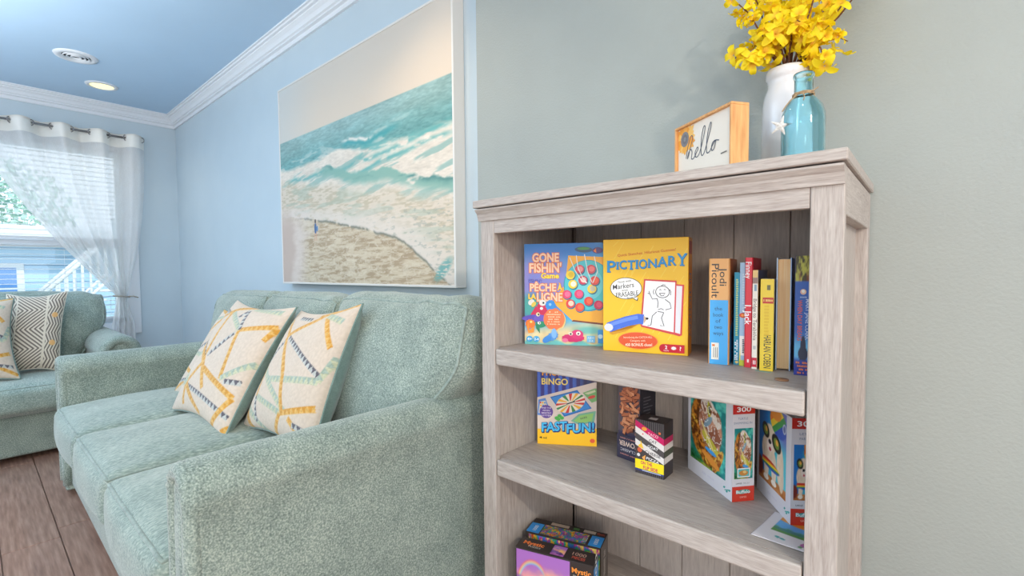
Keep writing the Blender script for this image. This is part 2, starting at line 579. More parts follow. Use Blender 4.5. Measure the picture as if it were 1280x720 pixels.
# curtain rod and sheer curtain
XR_ = XW + 0.10
rod = root('curtain_rod', 'dark nickel curtain rod above the window', 'curtain rod', (XR_, 1.12, 2.475))
tube('rod_tube', [(0, 0, 0), (0, -2.6, 0)], 0.011, M_STEEL, rod, 12)
lathe('finial', [(0, -0.02), (0.017, -0.018), (0.02, 0), (0.017, 0.018), (0, 0.02)], M_STEEL, rod, 16)
bm = bmesh.new(); add_tube(bm, [(-0.10, -0.13, 0), (0, -0.13, 0)], 0.008, 8); add_tube(bm, [(-0.10, -0.13, 0), (-0.094, -0.13, 0)], 0.028, 14)
link('bracket', bm_mesh('bracket', bm), M_STEEL, rod, smooth=True)

m, nt, b = new_mat('sheer_linen')
nt.nodes.remove(b)
N, L = nt.nodes, nt.links
tr = N.new('ShaderNodeBsdfTransparent'); df = N.new('ShaderNodeBsdfDiffuse'); tl = N.new('ShaderNodeBsdfTranslucent')
df.inputs[0].default_value = C(244, 243, 242); tl.inputs[0].default_value = C(244, 243, 242)
m1 = N.new('ShaderNodeMixShader'); m1.inputs[0].default_value = 0.42
m2 = N.new('ShaderNodeMixShader')
tc = N.new('ShaderNodeTexCoord'); mp = N.new('ShaderNodeMapping'); mp.inputs['Scale'].default_value = (40, 40, 3)
nz = N.new('ShaderNodeTexNoise'); nz.inputs['Scale'].default_value = 12
mr = N.new('ShaderNodeMapRange'); mr.inputs[3].default_value = 0.62; mr.inputs[4].default_value = 0.88
L.new(tc.outputs['Object'], mp.inputs[0]); L.new(mp.outputs[0], nz.inputs['Vector']); L.new(nz.outputs['Fac'], mr.inputs[0])
L.new(mr.outputs[0], m2.inputs[0]); L.new(df.outputs[0], m1.inputs[1]); L.new(tl.outputs[0], m1.inputs[2])
L.new(tr.outputs[0], m2.inputs[1]); L.new(m1.outputs[0], m2.inputs[2]); L.new(m2.outputs[0], N['Material Output'].inputs[0])
M_SHEER = m
M_HEM = plain('linen_hem', C(240, 237, 230), 0.9)


def curtain_pt(s, z):
    ztop, ztie, zbot = 2.54, 0.87, 0.40
    ph = 2 * PI * 4.6 * s
    if z >= ztie:
        t = (ztop - z) / (ztop - ztie)
        y0 = 0.02 + s * 1.245; y1 = 0.985 + 0.075 * s
        g = (t ** 1.45) * (1 - s) + (t ** 2.2) * s
        if s > 0.72: g = g * (0.75 + 0.25 * t)
        y = y0 + (y1 - y0) * g
        amp = 0.070 * (1 - 0.55 * t)
    else:
        t = (ztie - z) / (ztie - zbot)
        y = 0.985 + 0.075 * s + (s - 0.45) * 0.12 * min(1, t * 1.6)
        amp = 0.018 + 0.012 * min(1, t * 2)
    x = XR_ + amp * (math.sin(ph) + 0.22 * math.sin(2.7 * ph + 1.3) * min(1, (ztop - z) * 3)) + 0.006 * math.sin(7 * s * PI + 3 * z)
    return (x, y, z)


ct = root('sheer_curtain', 'white sheer grommet curtain tied back at the right of the window', 'curtain', (0, 0, 0))
P = np.array([[curtain_pt(s, z) for s in np.linspace(0, 1, 150)] for z in np.concatenate([np.linspace(2.38, 0.87, 60), np.linspace(0.86, 0.40, 16)])])
link('panel', grid_mesh('panel', P), M_SHEER, ct)
P = np.array([[curtain_pt(s, z) for s in np.linspace(0, 1, 150)] for z in np.linspace(2.545, 2.38, 6)])
link('top_hem', grid_mesh('top_hem', P), M_HEM, ct)
for k in range(1, 10):
    p = curtain_pt(k / 9.2, 2.475)
    sg = 1 if k % 2 else -1
    tube('grommet', [(p[0] + 0.026 * math.cos(a) * 0.8, p[1] + sg * 0.026 * math.cos(a) * 0.6, 2.475 + 0.026 * math.sin(a)) for a in np.linspace(0, 2 * PI, 20, endpoint=False)], 0.0045, M_STEEL, ct, 6, True)
tie = tag(tube('curtain_tieback', [(XR_ + 0.045 * math.cos(a), 1.02 + 0.062 * math.sin(a), 0.872 - 0.008 * math.sin(a)) for a in np.linspace(0, 2 * PI, 24, endpoint=False)], 0.008,
               plain('tieback_cord', C(168, 160, 148), 0.7), None, 8, True), 'grey cord tieback gathering the sheer curtain', 'tieback')
tb = bmesh.new(); add_tube(tb, [(XR_ + 0.03, 1.075, 0.87), (XR_ + 0.04, 1.11, 0.872), (XR_ + 0.03, 1.15, 0.855)], 0.006, 6)
link('cord_end', bm_mesh('cord_end', tb), tie.data.materials[0], tie, smooth=True)

# ceiling vent and downlight
v = root('ceiling_vent', 'round white air vent in the ceiling, nearer the camera', 'vent', (-5.05, 0.622, ZC))
lathe('rim', [(0.085, -0.004), (0.10, -0.014), (0.128, -0.01), (0.135, 0.0)], M_TRIM, v, 40)
lathe('duct', [(0.0, -0.001), (0.09, -0.001)], M_BLACK, v, 32)
for rr in (0.03, 0.055, 0.078):
    lathe('ring', [(rr - 0.004, -0.004), (rr + 0.002, -0.016), (rr + 0.005, -0.015), (rr, -0.003)], M_LEDGE, v, 32)
d = root('ceiling_downlight', 'round recessed downlight glowing warm in the ceiling above the window sofa', 'downlight', (-5.66, 0.862, ZC))
lathe('trim_ring', [(0.085, -0.004), (0.09, -0.012), (0.112, -0.008), (0.116, 0.0)], M_TRIM, d, 40)
lathe('lens', [(0.0, -0.005), (0.086, -0.005)], emit_mat('lamp_lens', (1.0, 0.9, 0.42, 1), 1.25), d, 32)
L_ = add_light('downlight_lamp', 'SPOT', (-5.66, 0.862, ZC - 0.03), 8, (1, 0.85, 0.6), target=(-5.66, 0.862, 0), spot_size=2.2, spot_blend=0.7, shadow_soft_size=0.08)
L_.parent = None

# ------------------------------------------------------------------ outside the window
tag(box('ground', -40, XW - 0.15, -20, 14, -0.9, -0.8, noise_mat('lawn', [(0.3, C(120, 140, 120)), (0.7, C(150, 168, 146))], 4, rough=0.9)), 'ground outside', kind='structure')
hs = root('neighbour_house', 'pale blue house seen through the window', 'house', (-15, -3.2, -0.8))
M_SIDE = plain('pale_siding', C(164, 198, 224), 0.6)
M_OUT = plain('outdoor_white_paint', C(206, 212, 218), 0.5)
box('wall', -5, -0.02, -6, 6.6, 0, 2.66, M_SIDE, hs)
for k in range(14):
    box('siding_board', -0.02, 0.02, -6, 6.6, 0.02 + k * 0.19, 0.195 + k * 0.19, M_SIDE, hs, 0.004)
f = box('window_frame', 0, 0.06, 2.95, 4.02, 1.05, 2.15, M_OUT, hs, 0.01)
box('pane', 0.05, 0.066, 3.07, 3.9, 1.15, 1.58, plain('blue_pane', C(84, 134, 194), 0.2), f)
box('pane', 0.05, 0.066, 3.07, 3.9, 1.62, 2.05, plain('blue_pane_2', C(84, 134, 194), 0.2), f)
box('eave', -0.4, 0.5, -6.2, 6.9, 2.6, 2.95, M_OUT, hs, 0.02)
box('corner_post', -0.05, 0.1, 6.5, 6.7, 0, 2.6, M_OUT, hs, 0.01)
st = root('porch_stair', 'white outdoor staircase with picket railing beside the neighbour house', 'staircase', (-13.6, 0.35, -0.8))
for k in range(9):
    box('step', -0.5, 0.5, 0.1 + k * 0.17, 0.38 + k * 0.17, k * 0.19, 0.04 + k * 0.19, M_OUT, st, 0.004)
for sx in (-0.5, 0.5):
    tube('handrail', [(sx, 0.1, 0.95), (sx, 1.75, 2.75)], 0.04, M_OUT, st, 6)
    tube('bottom_rail', [(sx, 0.1, 0.12), (sx, 1.75, 1.92)], 0.03, M_OUT, st, 6)
    for k in range(13):
        y_ = 0.16 + k * 0.13
        box('baluster', sx - 0.018, sx + 0.018, y_ - 0.018, y_ + 0.018, 0.12 + y_ * 1.08 - 0.1, 0.85 + y_ * 1.08, M_OUT, st)
box('post', 0.42, 0.56, 1.72, 1.88, 0, 3.1, M_OUT, st, 0.01)
tr_ = root('leafy_tree', 'leafy green tree outside above the neighbour eave', 'tree', (-23.5, 0.45, -0.8))
tube('trunk', [(0, 0, 0), (0.1, 0.05, 2), (0, 0.1, 4)], [0.2, 0.16, 0.1], plain('bark', C(110, 95, 82), 0.9), tr_, 8)
bm = bmesh.new()
for k in range(1800):
    th, ph = random.random() * 2 * PI, math.acos(random.uniform(-1, 1)); rr = random.random() ** 0.4
    c = Vector((1.7 * rr * math.sin(ph) * math.cos(th), 2.3 * rr * math.sin(ph) * math.sin(th), 4.15 + 1.75 * rr * math.cos(ph)))
    a = Vector((random.gauss(0, 1), random.gauss(0, 1), random.gauss(0, 1))).normalized() * 0.11
    b_ = a.cross(Vector((random.gauss(0, 1), random.gauss(0, 1), random.gauss(0, 1)))).normalized() * 0.06
    bm.faces.new([bm.verts.new(c + q) for q in (-a, b_, a, -b_)])
tag(link('foliage', bm_mesh('foliage', bm), noise_mat('leaf_green', [(0.3, C(130, 176, 160)), (0.7, C(184, 214, 196))], 3, rough=0.7), tr_), kind='stuff')
# ------------------------------------------------------------------ painting over the sofa
pw, ph_ = 1.845, 1.361
pa = root('beach_painting', 'large framed beach canvas of surf and wet sand above the long sofa', 'painting', (-3.497, YB - 0.0645, 1.021))
box('canvas_box', 0.006, pw - 0.006, 0.004, 0.0635, 0.006, ph_ - 0.006, plain('canvas_edge', C(206, 200, 194), 0.7), pa)
bm = bmesh.new()
for (a, b, c, d_) in ((0, pw, 0, 0.012), (0, pw, ph_ - 0.012, ph_), (0, 0.012, 0.012, ph_ - 0.012), (pw - 0.012, pw, 0.012, ph_ - 0.012)):
    add_box(bm, a, b, -0.004, 0.0635, c, d_, 0.001)
link('frame', bm_mesh('frame', bm), plain('pale_frame', C(226, 222, 216), 0.45), pa)
u, v = uvgrid(560, 420)
o1 = 0 * u[..., None]
wu = u + 0.03 * (fbm(u * 5, v * 9, 51) - 0.5); wv_ = v + 0.03 * (fbm(u * 6, v * 8, 52) - 0.5)
n1 = fbm(wu * 9, wv_ * 34, 1, 5); n2 = fbm(u * 60, v * 190, 2, 3); n3 = fbm(u * 5 + v * 2, v * 12 - u * 3, 3)
rid = lambda n: 1 - np.abs(2 * n - 1)
sky = mixc(rgb(228, 217, 204) + o1, rgb(240, 222, 202), sstep(0.0, 0.27, v))
sky = mixc(sky, rgb(214, 222, 224) + o1, 0.5 * (1 - sstep(0.0, 0.35, u)))
sea = mixc(rgb(162, 196, 192) + o1, rgb(118, 174, 172), sstep(0.28, 0.43, v + 0.08 * (n1 - 0.5)))
sea = sea + ((n2 - 0.5) * 0.16 + (n1 - 0.5) * 0.22)[..., None]
sea = mixc(sea, rgb(226, 226, 216) + o1, sstep(0.66, 0.74, n1) * sstep(0.32, 0.42, v) * 0.7)
img = mixc(sky, sea, sstep(0.269, 0.273, v))
# whitewater with green troughs showing through
brk = 0.42 + 0.02 * (u - 0.5) + 0.07 * (n3 - 0.5)
foam = rgb(243, 230, 214) + ((n2 - 0.5) * 0.12 + (n1 - 0.5) * 0.10)[..., None]
img = mixc(img, foam, sstep(brk - 0.012, brk + 0.012, v + 0.02 * (n1 - 0.5)))
tr1 = fbm(wu * 4 + 3, wv_ * 30 + u * 7, 61, 5)
img = mixc(img, rgb(150, 192, 184) + o1, sstep(0.57, 0.66, tr1) * sstep(0.44, 0.46, v) * (1 - sstep(0.56, 0.62, v - 0.12 * u)) * 0.75)
for (c0, sl, wd, u0, u1, sd) in ((0.425, 0.01, 0.010, 0.55, 0.8, 4), (0.455, -0.05, 0.010, 0.55, 1.0, 5), (0.49, -0.10, 0.011, 0.4, 1.0, 6), (0.535, -0.14, 0.009, 0.45, 1.0, 7), (0.47, -0.05, 0.010, 0.0, 0.4, 8)):
    cvx = c0 + sl * (u - 0.5) + 0.035 * (fbm(u * 9, v * 4, sd) - 0.5)
    mk = np.exp(-((v - cvx) / wd) ** 2) * sstep(u0 - 0.03, u0 + 0.05, u) * (1 - sstep(u1 - 0.05, u1 + 0.03, u)) * sstep(0.34, 0.6, fbm(u * 20, v * 50, sd + 40) + 0.08)
    img = mixc(img, rgb(112, 186, 182) + o1, np.clip(mk * 0.85, 0, 1))
# breaking crest with a dark face under it
cy0 = 0.385 + 0.012 * np.sin(u * 23) + 0.012 * (fbm(u * 40, v * 0, 71) - 0.5)
gate = sstep(0.44, 0.5, u) * (1 - sstep(0.70, 0.8, u))
img = mixc(img, rgb(70, 168, 172) + o1, np.clip(np.exp(-((v - cy0 - 0.012) / 0.012) ** 2) * gate * 0.85, 0, 1))
img = mixc(img, rgb(248, 242, 232) + o1, np.clip(np.exp(-((v - cy0 + 0.004) / 0.007) ** 2) * gate * sstep(0.3, 0.55, fbm(u * 34, v * 30, 72) + 0.1) * (1 - sstep(0.6, 0.66, u)), 0, 1))
# long green wave running down to the right
wv = 0.475 + 0.23 * (u - 0.3) + 0.05 * (fbm(u * 8, v * 3, 9) - 0.5)
edge_n = fbm(u * 26, v * 26, 10)
top_e = wv - 0.022 + 0.03 * (edge_n - 0.5); bot_e = wv + 0.022 + 0.02 * (n1 - 0.5)
mk = sstep(top_e - 0.004, top_e + 0.006, v) * (1 - sstep(bot_e - 0.02, bot_e + 0.022, v)) * sstep(0.24, 0.38, u + 0.1 * (edge_n - 0.5))
gcol = mixc(rgb(144, 190, 176) + o1, rgb(88, 146, 142), sstep(0.42, 0.62, n1) * (1 - sstep(0, 0.03, v - top_e)))
img = mixc(img, gcol, np.clip(mk * 0.95 * sstep(0.26, 0.40, fbm(u * 12, v * 26, 11) + 0.08), 0, 1))
# rippled shallow water
shal = wv + 0.03 + 0.04 * (n3 - 0.5)
fine = fbm(u * 42, v * 150, 12, 4)
shc = mixc(rgb(214, 198, 170) + o1, rgb(238, 222, 202), sstep(0.35, 0.62, fine))
shc = mixc(shc, rgb(176, 196, 178) + o1, sstep(0.56, 0.66, fbm(u * 6, v * 30, 63)) * 0.45)
img = mixc(img, shc, sstep(shal, shal + 0.06, v) * 0.95)
pts_u = [0, 0.16, 0.4, 0.644, 0.75, 0.826, 0.89, 0.932, 1.0]; pts_v = [0.66, 0.674, 0.72, 0.78, 0.815, 0.863, 0.915, 0.958, 1.02]
eg = np.interp(u, pts_u, pts_v) + 0.02 * (fbm(u * 26, v * 6, 14) - 0.5)
lace = np.maximum(sstep(0.90, 0.97, rid(fbm(u * 16, v * 44, 64))), sstep(0.93, 0.98, rid(fbm(u * 30, v * 90, 65))))
wet = mixc(rgb(190, 166, 136) + o1, rgb(224, 206, 178), sstep(0.35, 0.65, fbm(u * 26, v * 110, 15, 5)))
wet = wet + ((fbm(u * 5, v * 16, 16) - 0.5) * 0.07)[..., None]
wet = mixc(wet, rgb(238, 226, 204) + o1, lace * 0.55)
fm = np.clip(sstep(eg - 0.06 - 0.16 * u ** 2, eg - 0.012, v) * sstep(0.36, 0.56, fbm(u * 34, v * 70, 17) + 0.08 + 0.2 * u), 0, 1)
img = mixc(img, rgb(242, 229, 216) + o1, fm * 0.9)
img = mixc(img, rgb(150, 160, 150) + o1, sstep(0.62, 0.68, fbm(u * 50, v * 110, 66)) * sstep(0.5, 0.8, u) * sstep(0.66, 0.72, v) * 0.35)
img = mixc(img, wet, sstep(eg, eg + 0.005, v))
ln_ = np.exp(-((v - eg - 0.004) / 0.0055) ** 2) * sstep(0.12, 0.2, u)
img = mixc(img, rgb(126, 130, 118) + o1, np.clip(ln_ * 0.8 * sstep(0.3, 0.5, fbm(u * 40, v * 10, 67)), 0, 1))
img = mixc(img, rgb(120, 180, 176) + o1, blob(u, v, 0.955, 0.945, 0.05, 0.018, -0.9, soft=0.4) * sstep(0.4, 0.55, n2 + 0.1) * 0.9)
lw = 0.11 - 0.25 * (v - 0.8) ** 2 + 0.14 * (fbm(u * 3, v * 7, 18) - 0.5) + 0.05 * (fbm(u * 20, v * 34, 19) - 0.5)
lowv = sstep(0.58, 0.74, v + 0.04 * (n3 - 0.5))
img = mixc(img, rgb(238, 222, 212) + o1, np.clip((1 - sstep(lw, lw + 0.13, u + 0.06 * (n1 - 0.5))) * lowv * 0.85, 0, 1))
img = mixc(img, rgb(214, 192, 178) + o1, (1 - sstep(lw - 0.07, lw - 0.01, u)) * lowv)
art('picture', img * 0.92, (0.012, -0.0005, 0.012), (1, 0, 0), (0, 0, 1), pw - 0.024, ph_ - 0.024, pa, M_MATTE)
pf = Print((0.012, -0.0005, 0.012), (1, 0, 0), (0, 0, 1), pw - 0.024, ph_ - 0.024, 0.0007)
cu, cvv = 0.268, 0.232
pf.stroke([(cu - 0.004, cvv + 0.012), (cu - 0.006, cvv - 0.03)], 0.006, C(206, 160, 136))
pf.stroke([(cu + 0.005, cvv + 0.012), (cu + 0.008, cvv - 0.03)], 0.006, C(206, 160, 136))
pf.ell(cu, cvv + 0.03, 0.011, 0.026, C(78, 108, 150))
pf.ell(cu + 0.013, cvv + 0.028, 0.008, 0.014, C(104, 140, 180))
pf.ell(cu, cvv + 0.064, 0.008, 0.010, C(92, 84, 86))
pf.build('surfer_figure', pa, M_MATTE)

# ------------------------------------------------------------------ upholstery builders
def puff(name, lo, hi, r, crown, mat, parent, n=26, front=0.0, wr=0.0, seed=1, tilt=0.0, pipe=None, flare=(0, 0), sag=0.0):
    """a stuffed cushion: rounded box with crowned faces. crown=(x,y,z) swell of each pair of faces"""
    lo, hi = np.array(lo, float), np.array(hi, float)
    c = (lo + hi) / 2; hf = (hi - lo) / 2

    def f(p):
        p = np.array(p, float)
        core = hf - r
        q = p * hf
        inner = np.clip(q, -core, core)
        dlt = q - inner
        # spherical rounding of the rim
        nl = np.linalg.norm(dlt, axis=-1, keepdims=True); mxa = np.max(np.abs(dlt), axis=-1, keepdims=True)
        out = inner + dlt * np.where(nl > 1e-9, mxa / np.maximum(nl, 1e-9), 1)
        x, y, z = p[..., 0], p[..., 1], p[..., 2]
        e = lambda t: 1 - np.abs(t) ** 2.4
        out[..., 0] += np.sign(x) * np.abs(x) ** 3 * crown[0] * e(y) * e(z)
        out[..., 1] += np.sign(y) * np.abs(y) ** 3 * crown[1] * e(x) * e(z)
        out[..., 2] += np.sign(z) * np.abs(z) ** 3 * crown[2] * e(x) * e(y)
        if front: out[..., 1] -= front * (y < 0) * np.abs(y) ** 2 * e(x) * e(z)
        if flare[0] or flare[1]:
            g_ = sstep(-0.75, 0.30, z)
            out[..., 0] += np.where(x > 0, np.abs(x) ** 1.5 * flare[1], -np.abs(x) ** 1.5 * flare[0]) * g_
        if sag: out[..., 2] -= sag * (z > 0) * np.abs(z) * (1 - e(x) * 0.6)
        if wr:
            w_ = fbm(out[..., 0] * 5 + out[..., 2] * 6 + 31, out[..., 1] * 5 + out[..., 2] * 2 + seed, seed) - 0.5
            cn = np.clip(np.abs(x) * np.abs(z) * 1.3 + 0.25, 0, 1)
            w2 = np.sin((out[..., 0] * np.sign(x) + out[..., 2] * 0.9) * 48 + seed) * np.clip(np.abs(x) - 0.35, 0, 1) * np.clip(np.abs(z) - 0.2, 0, 1) * 0.45
            nd = dlt / np.maximum(nl, 1e-9) + np.sign(p) * (np.abs(p) > 0.999)
            out += nd * ((w_ * cn + w2) * wr)[..., None]
        if tilt:
            yy = out[..., 1].copy(); zz_ = out[..., 2] + hf[2]
            out[..., 1] = yy + math.sin(tilt) * zz_
            out[..., 2] = math.cos(tilt) * zz_ - hf[2] - math.sin(tilt) * yy * 0.3
        return out + c
    t = np.linspace(-1, 1, n); t = np.sign(t) * np.abs(t) ** 0.8
    A, B = np.meshgrid(t, t)
    vs, fs, b0 = [], [], 0
    bm = bmesh.new()
    for ax in range(3):
        for sg in (-1, 1):
            p = np.zeros((n, n, 3))
            p[..., ax] = sg; p[..., (ax + 1) % 3] = A * sg; p[..., (ax + 2) % 3] = B
            q = f(p)
            V = [[bm.verts.new(q[i, j]) for j in range(n)] for i in range(n)]
            for i in range(n - 1):
                for j in range(n - 1):
                    bm.faces.new((V[i][j], V[i][j + 1], V[i + 1][j + 1], V[i + 1][j]))
    bmesh.ops.remove_doubles(bm, verts=bm.verts[:], dist=1e-5)
    o = link(name, bm_mesh(name, bm), mat, parent, smooth=True)
    for (axis, sg) in (pipe or []):
        k = 40; P_ = []
        l = np.linspace(-1, 1, k)[:-1]
        per = [(a, -1) for a in l] + [(1, a) for a in l] + [(-a, 1) for a in l] + [(-1, -a) for a in l]
        for a, b_ in per:
            p = [0, 0, 0]; p[axis] = sg; p[(axis + 1) % 3] = a; p[(axis + 2) % 3] = b_
            P_.append(tuple(f(np.array(p)[None])[0]))
        P_ = [P_[i] for i in range(len(P_)) if (Vector(P_[i]) - Vector(P_[i - 1])).length > 0.004]
        bm = bmesh.new(); add_tube(bm, P_, 0.0056, 6, True)
        link('piping', bm_mesh('piping', bm), M_PIPE, o, smooth=True)
    return o


def arm(name, x0, x1, y0, y1, z0, z1, parent, drop=0.0):
    """upholstered arm with a rounded top, front end rolled around an inset panel (front faces -y)"""
    w_ = (x1 - x0) / 2; xc = (x0 + x1) / 2
    prof = [(-w_ * 0.93, z0)] + [(-w_ * 0.93, z) for z in np.linspace(z0 + 0.1, z1 - w_ * 1.25, 6)]
    for a in np.linspace(PI, 0, 15):
        prof.append((w_ * 1.04 * math.cos(a), z1 - w_ + w_ * math.sin(a)))
    prof += [(w_ * 0.93, z) for z in np.linspace(z1 - w_ * 1.25, z0 + 0.1, 6)] + [(w_ * 0.93, z0)]
    ys = [(y0 + 0.020, 0.90), (y0 + 0.023, 0.95), (y0 + 0.030, 0.985), (y0 + 0.045, 1.0)] + [(y, 1.0) for y in np.linspace(y0 + 0.1, y1, 9)]
    bm = bmesh.new(); rings = []
    for y, sc in ys:
        t = (y - y0) / (y1 - y0)
        rings.append([bm.verts.new((xc + px * sc, y, z0 + (pz - z0) * (1 - (1 - sc) * 0.22) - drop * t)) for px, pz in prof])
    for a, b_ in zip(rings, rings[1:]):
        for i in range(len(prof) - 1):
            bm.faces.new((a[i], a[i + 1], b_[i + 1], b_[i]))
    bm.faces.new(rings[0][::-1]); bm.faces.new(rings[-1])
    bmesh.ops.recalc_face_normals(bm, faces=bm.faces)
    o = link(name, bm_mesh(name, bm), M_FAB, parent, smooth=True)
    # rolled front welt following the arch
    rr = w_ * 0.27
    path = [(-w_ * 0.70, z) for z in np.linspace(z0 + 0.02, z1 - w_ * 1.2, 7)]
    for a in np.linspace(PI, 0, 17):
        path.append((w_ * 0.70 * math.cos(a), z1 - w_ * 0.98 + w_ * 0.70 * math.sin(a)))
    path += [(w_ * 0.70, z) for z in np.linspace(z1 - w_ * 1.2, z0 + 0.02, 7)]
    rads = [rr * (1 + (0.10 * math.sin(i * 2.6) if 6 < i < 25 else 0)) for i in range(len(path))]
    bm = bmesh.new(); add_tube(bm, [(xc + px, y0 + 0.03, pz) for px, pz in path], rads, 10)
    link('front_roll', bm_mesh('front_roll', bm), M_FAB, o, smooth=True)
    puff('front_panel', (xc - w_ * 0.50, y0 + 0.016, z0 + 0.02), (xc + w_ * 0.50, y0 + 0.07, z1 - w_ * 0.62), 0.022, (0, 0.004, 0), M_FAB, o, 10)
    return o


# ------------------------------------------------------------------ long sofa (local frame: x along the wall, -y is the front)
sa = root('long_sofa', 'long sage chenille three seat sofa along the painting wall, beside the bookcase', 'sofa', (-2.25, 0.87, 0))
ox, oy = 2.25, -0.87     # world to local
X = lambda x: x + ox
Y = lambda y: y + oy
box('base', X(-3.3), X(-1.2), Y(0.305), Y(1.36), 0.035, 0.285, M_FAB, sa, 0.02, 3, smooth=True)
arm('arm', X(-1.285), X(-1.135), Y(0.262), Y(1.42), 0.03, 0.692, sa)
arm('arm', X(-3.340), X(-3.185), Y(0.262), Y(1.42), 0.03, 0.692, sa)
box('back_frame', X(-3.30), X(-1.20), Y(1.20), Y(1.42), 0.2, 0.84, M_FAB, sa, 0.05, 4, smooth=True)
for fx, fy in ((-3.25, 0.36), (-1.25, 0.36), (-3.25, 1.3), (-1.25, 1.3)):
    lathe('foot', [(0, 0), (0.022, 0), (0.03, 0.045), (0, 0.045)], plain('dark_foot', C(60, 46, 40), 0.4), sa, 14, (X(fx), Y(fy), 0))
for i, (a, b) in enumerate(((-1.93, -1.284), (-2.55, -1.936), (-3.188, -2.556))):
    puff('seat_cushion', (X(a) + 0.004, Y(0.252), 0.278), (X(b) - 0.004, Y(1.06), 0.458), 0.042, (0.0, 0.0, 0.035), M_FAB_SEAT, sa, 32, front=0.022, wr=0.006, seed=3 + i, pipe=[(2, 1)])
for i, (a, b, zt, fl0, fl1) in enumerate(((-1.905, -1.28, 1.02, 0, 0.19), (-2.625, -1.915, 1.005, 0, 0), (-3.19, -2.635, 1.0, 0.2, 0))):
    puff('back_cushion', (X(a), Y(0.90), 0.455), (X(b), Y(1.14), zt), 0.075, (0.01, 0.05, 0.012), M_FAB, sa, 34, wr=0.016, seed=8 + i, tilt=0.24, flare=(fl0, fl1), pipe=[(1, -1), (1, 1)])

# ------------------------------------------------------------------ sofa under the window (its front faces +x)
sb = root('window_sofa', 'sage chenille sofa across the far end in front of the window', 'sofa', (-4.45, -0.45, 0), PI / 2)
# local: x -> world +y, y -> world -x ; front is -y
wx = lambda y: y + 0.45          # world y -> local x
wy = lambda x: -(x + 4.45)       # world x -> local y
box('base', wx(-1.55), wx(0.70), wy(-3.985), wy(-4.98), 0.035, 0.30, M_FAB, sb, 0.02, 3, smooth=True)
arm('arm', wx(0.53), wx(0.745), wy(-3.92), wy(-4.98), 0.03, 0.70, sb)
arm('arm', wx(-1.75), wx(-1.535), wy(-3.92), wy(-4.98), 0.03, 0.70, sb)
box('back_frame', wx(-1.6), wx(0.62), wy(-4.80), wy(-5.02), 0.2, 0.82, M_FAB, sb, 0.05, 4, smooth=True)
for i, (a, b) in enumerate(((-0.16, 0.525), (-0.85, -0.165), (-1.535, -0.855))):
    puff('seat_cushion', (wx(a), wy(-3.885), 0.29), (wx(b), wy(-4.70), 0.462), 0.045, (0, 0, 0.02), M_FAB_SEAT, sb, 22, front=0.02, wr=0.005, seed=23 + i, pipe=[(2, 1)])
for i, (a, b, fl1) in enumerate(((-0.12, 0.535, 0.14), (-0.86, -0.13, 0), (-1.53, -0.87, 0))):
    puff('back_cushion', (wx(a), wy(-4.46), 0.455), (wx(b), wy(-4.72), 0.985), 0.08, (0.0, 0.05, 0.012), M_FAB, sb, 30, wr=0.02, seed=31 + i, tilt=0.2, flare=(0, fl1), pipe=[(1, -1), (1, 1)])


# ------------------------------------------------------------------ throw pillows
def throw_pillow(name, label, BL, BR, TR, TL, T, img, group=None, back=M_PILLOW_BACK, fringe=None):
    """square pillow hung between its four corner points (seen from the front)"""
    BL, BR, TR, TL = [np.array(q, float) for q in (BL, BR, TR, TL)]
    org = (BL + BR) / 2
    nv, nu = img.shape[:2]
    a = np.linspace(0, 1, nu)[None, :]; b_ = np.linspace(0, 1, nv)[:, None]
    U, V_ = 2 * a - 1 + 0 * b_, 2 * b_ - 1 + 0 * a
    # edges bow inwards a little between the pointed corners
    U2 = U * (1 - 0.115 * (1 - V_ ** 2) * np.abs(U)); V2 = V_ * (1 - 0.125 * (1 - U ** 2) * np.abs(V_))
    s_, t_ = (U2 + 1) / 2, (V2 + 1) / 2
    base = (1 - s_)[..., None] * (1 - t_)[..., None] * BL + s_[..., None] * (1 - t_)[..., None] * BR + s_[..., None] * t_[..., None] * TR + (1 - s_)[..., None] * t_[..., None] * TL - org
    nrm = np.cross(BR - BL, TL - BL); nrm /= np.linalg.norm(nrm)
    th = T * ((1 - np.abs(U) ** 2.6) * (1 - np.abs(V_) ** 2.6)) ** 0.5
    th = th * (1 + 0.10 * (fbm(U * 2 + 5, V_ * 2, 5) - 0.5))
    rt = root(name, label, 'pillow', tuple(org), 0, group)
    link('front_cover', grid_mesh('front_cover', base + nrm * th[..., None], img[::-1]), M_COTTON, rt)
    q = 2
    Pb = (base - nrm * (th * 1.5)[..., None])[::q, ::q]
    # rim rows kept so that both covers meet
    Pb = np.concatenate([Pb[:, :-1], (base - nrm * (th * 1.5)[..., None])[::q, -1:]], 1)
    Pb = np.concatenate([Pb[:-1], np.concatenate([(base - nrm * (th * 1.5)[..., None])[-1:, ::q][:, :-1], base[-1:, -1:]], 1)], 0)
    me = grid_mesh('back_cover', Pb[:, ::-1])
    link('back_cover', me, back, rt)
    edge = [base[0, i] for i in range(0, nu, 4)] + [base[i, -1] for i in range(0, nv, 4)] + [base[-1, i] for i in range(nu - 1, -1, -4)] + [base[i, 0] for i in range(nv - 1, -1, -4)]
    edge = [edge[i] for i in range(len(edge)) if np.linalg.norm(edge[i] - edge[i - 1]) > 0.004]
    bm = bmesh.new(); add_tube(bm, edge, 0.0045, 6, True)
    link('edge_seam', bm_mesh('edge_seam', bm), back if fringe is None else fringe, rt, smooth=True)
    return rt


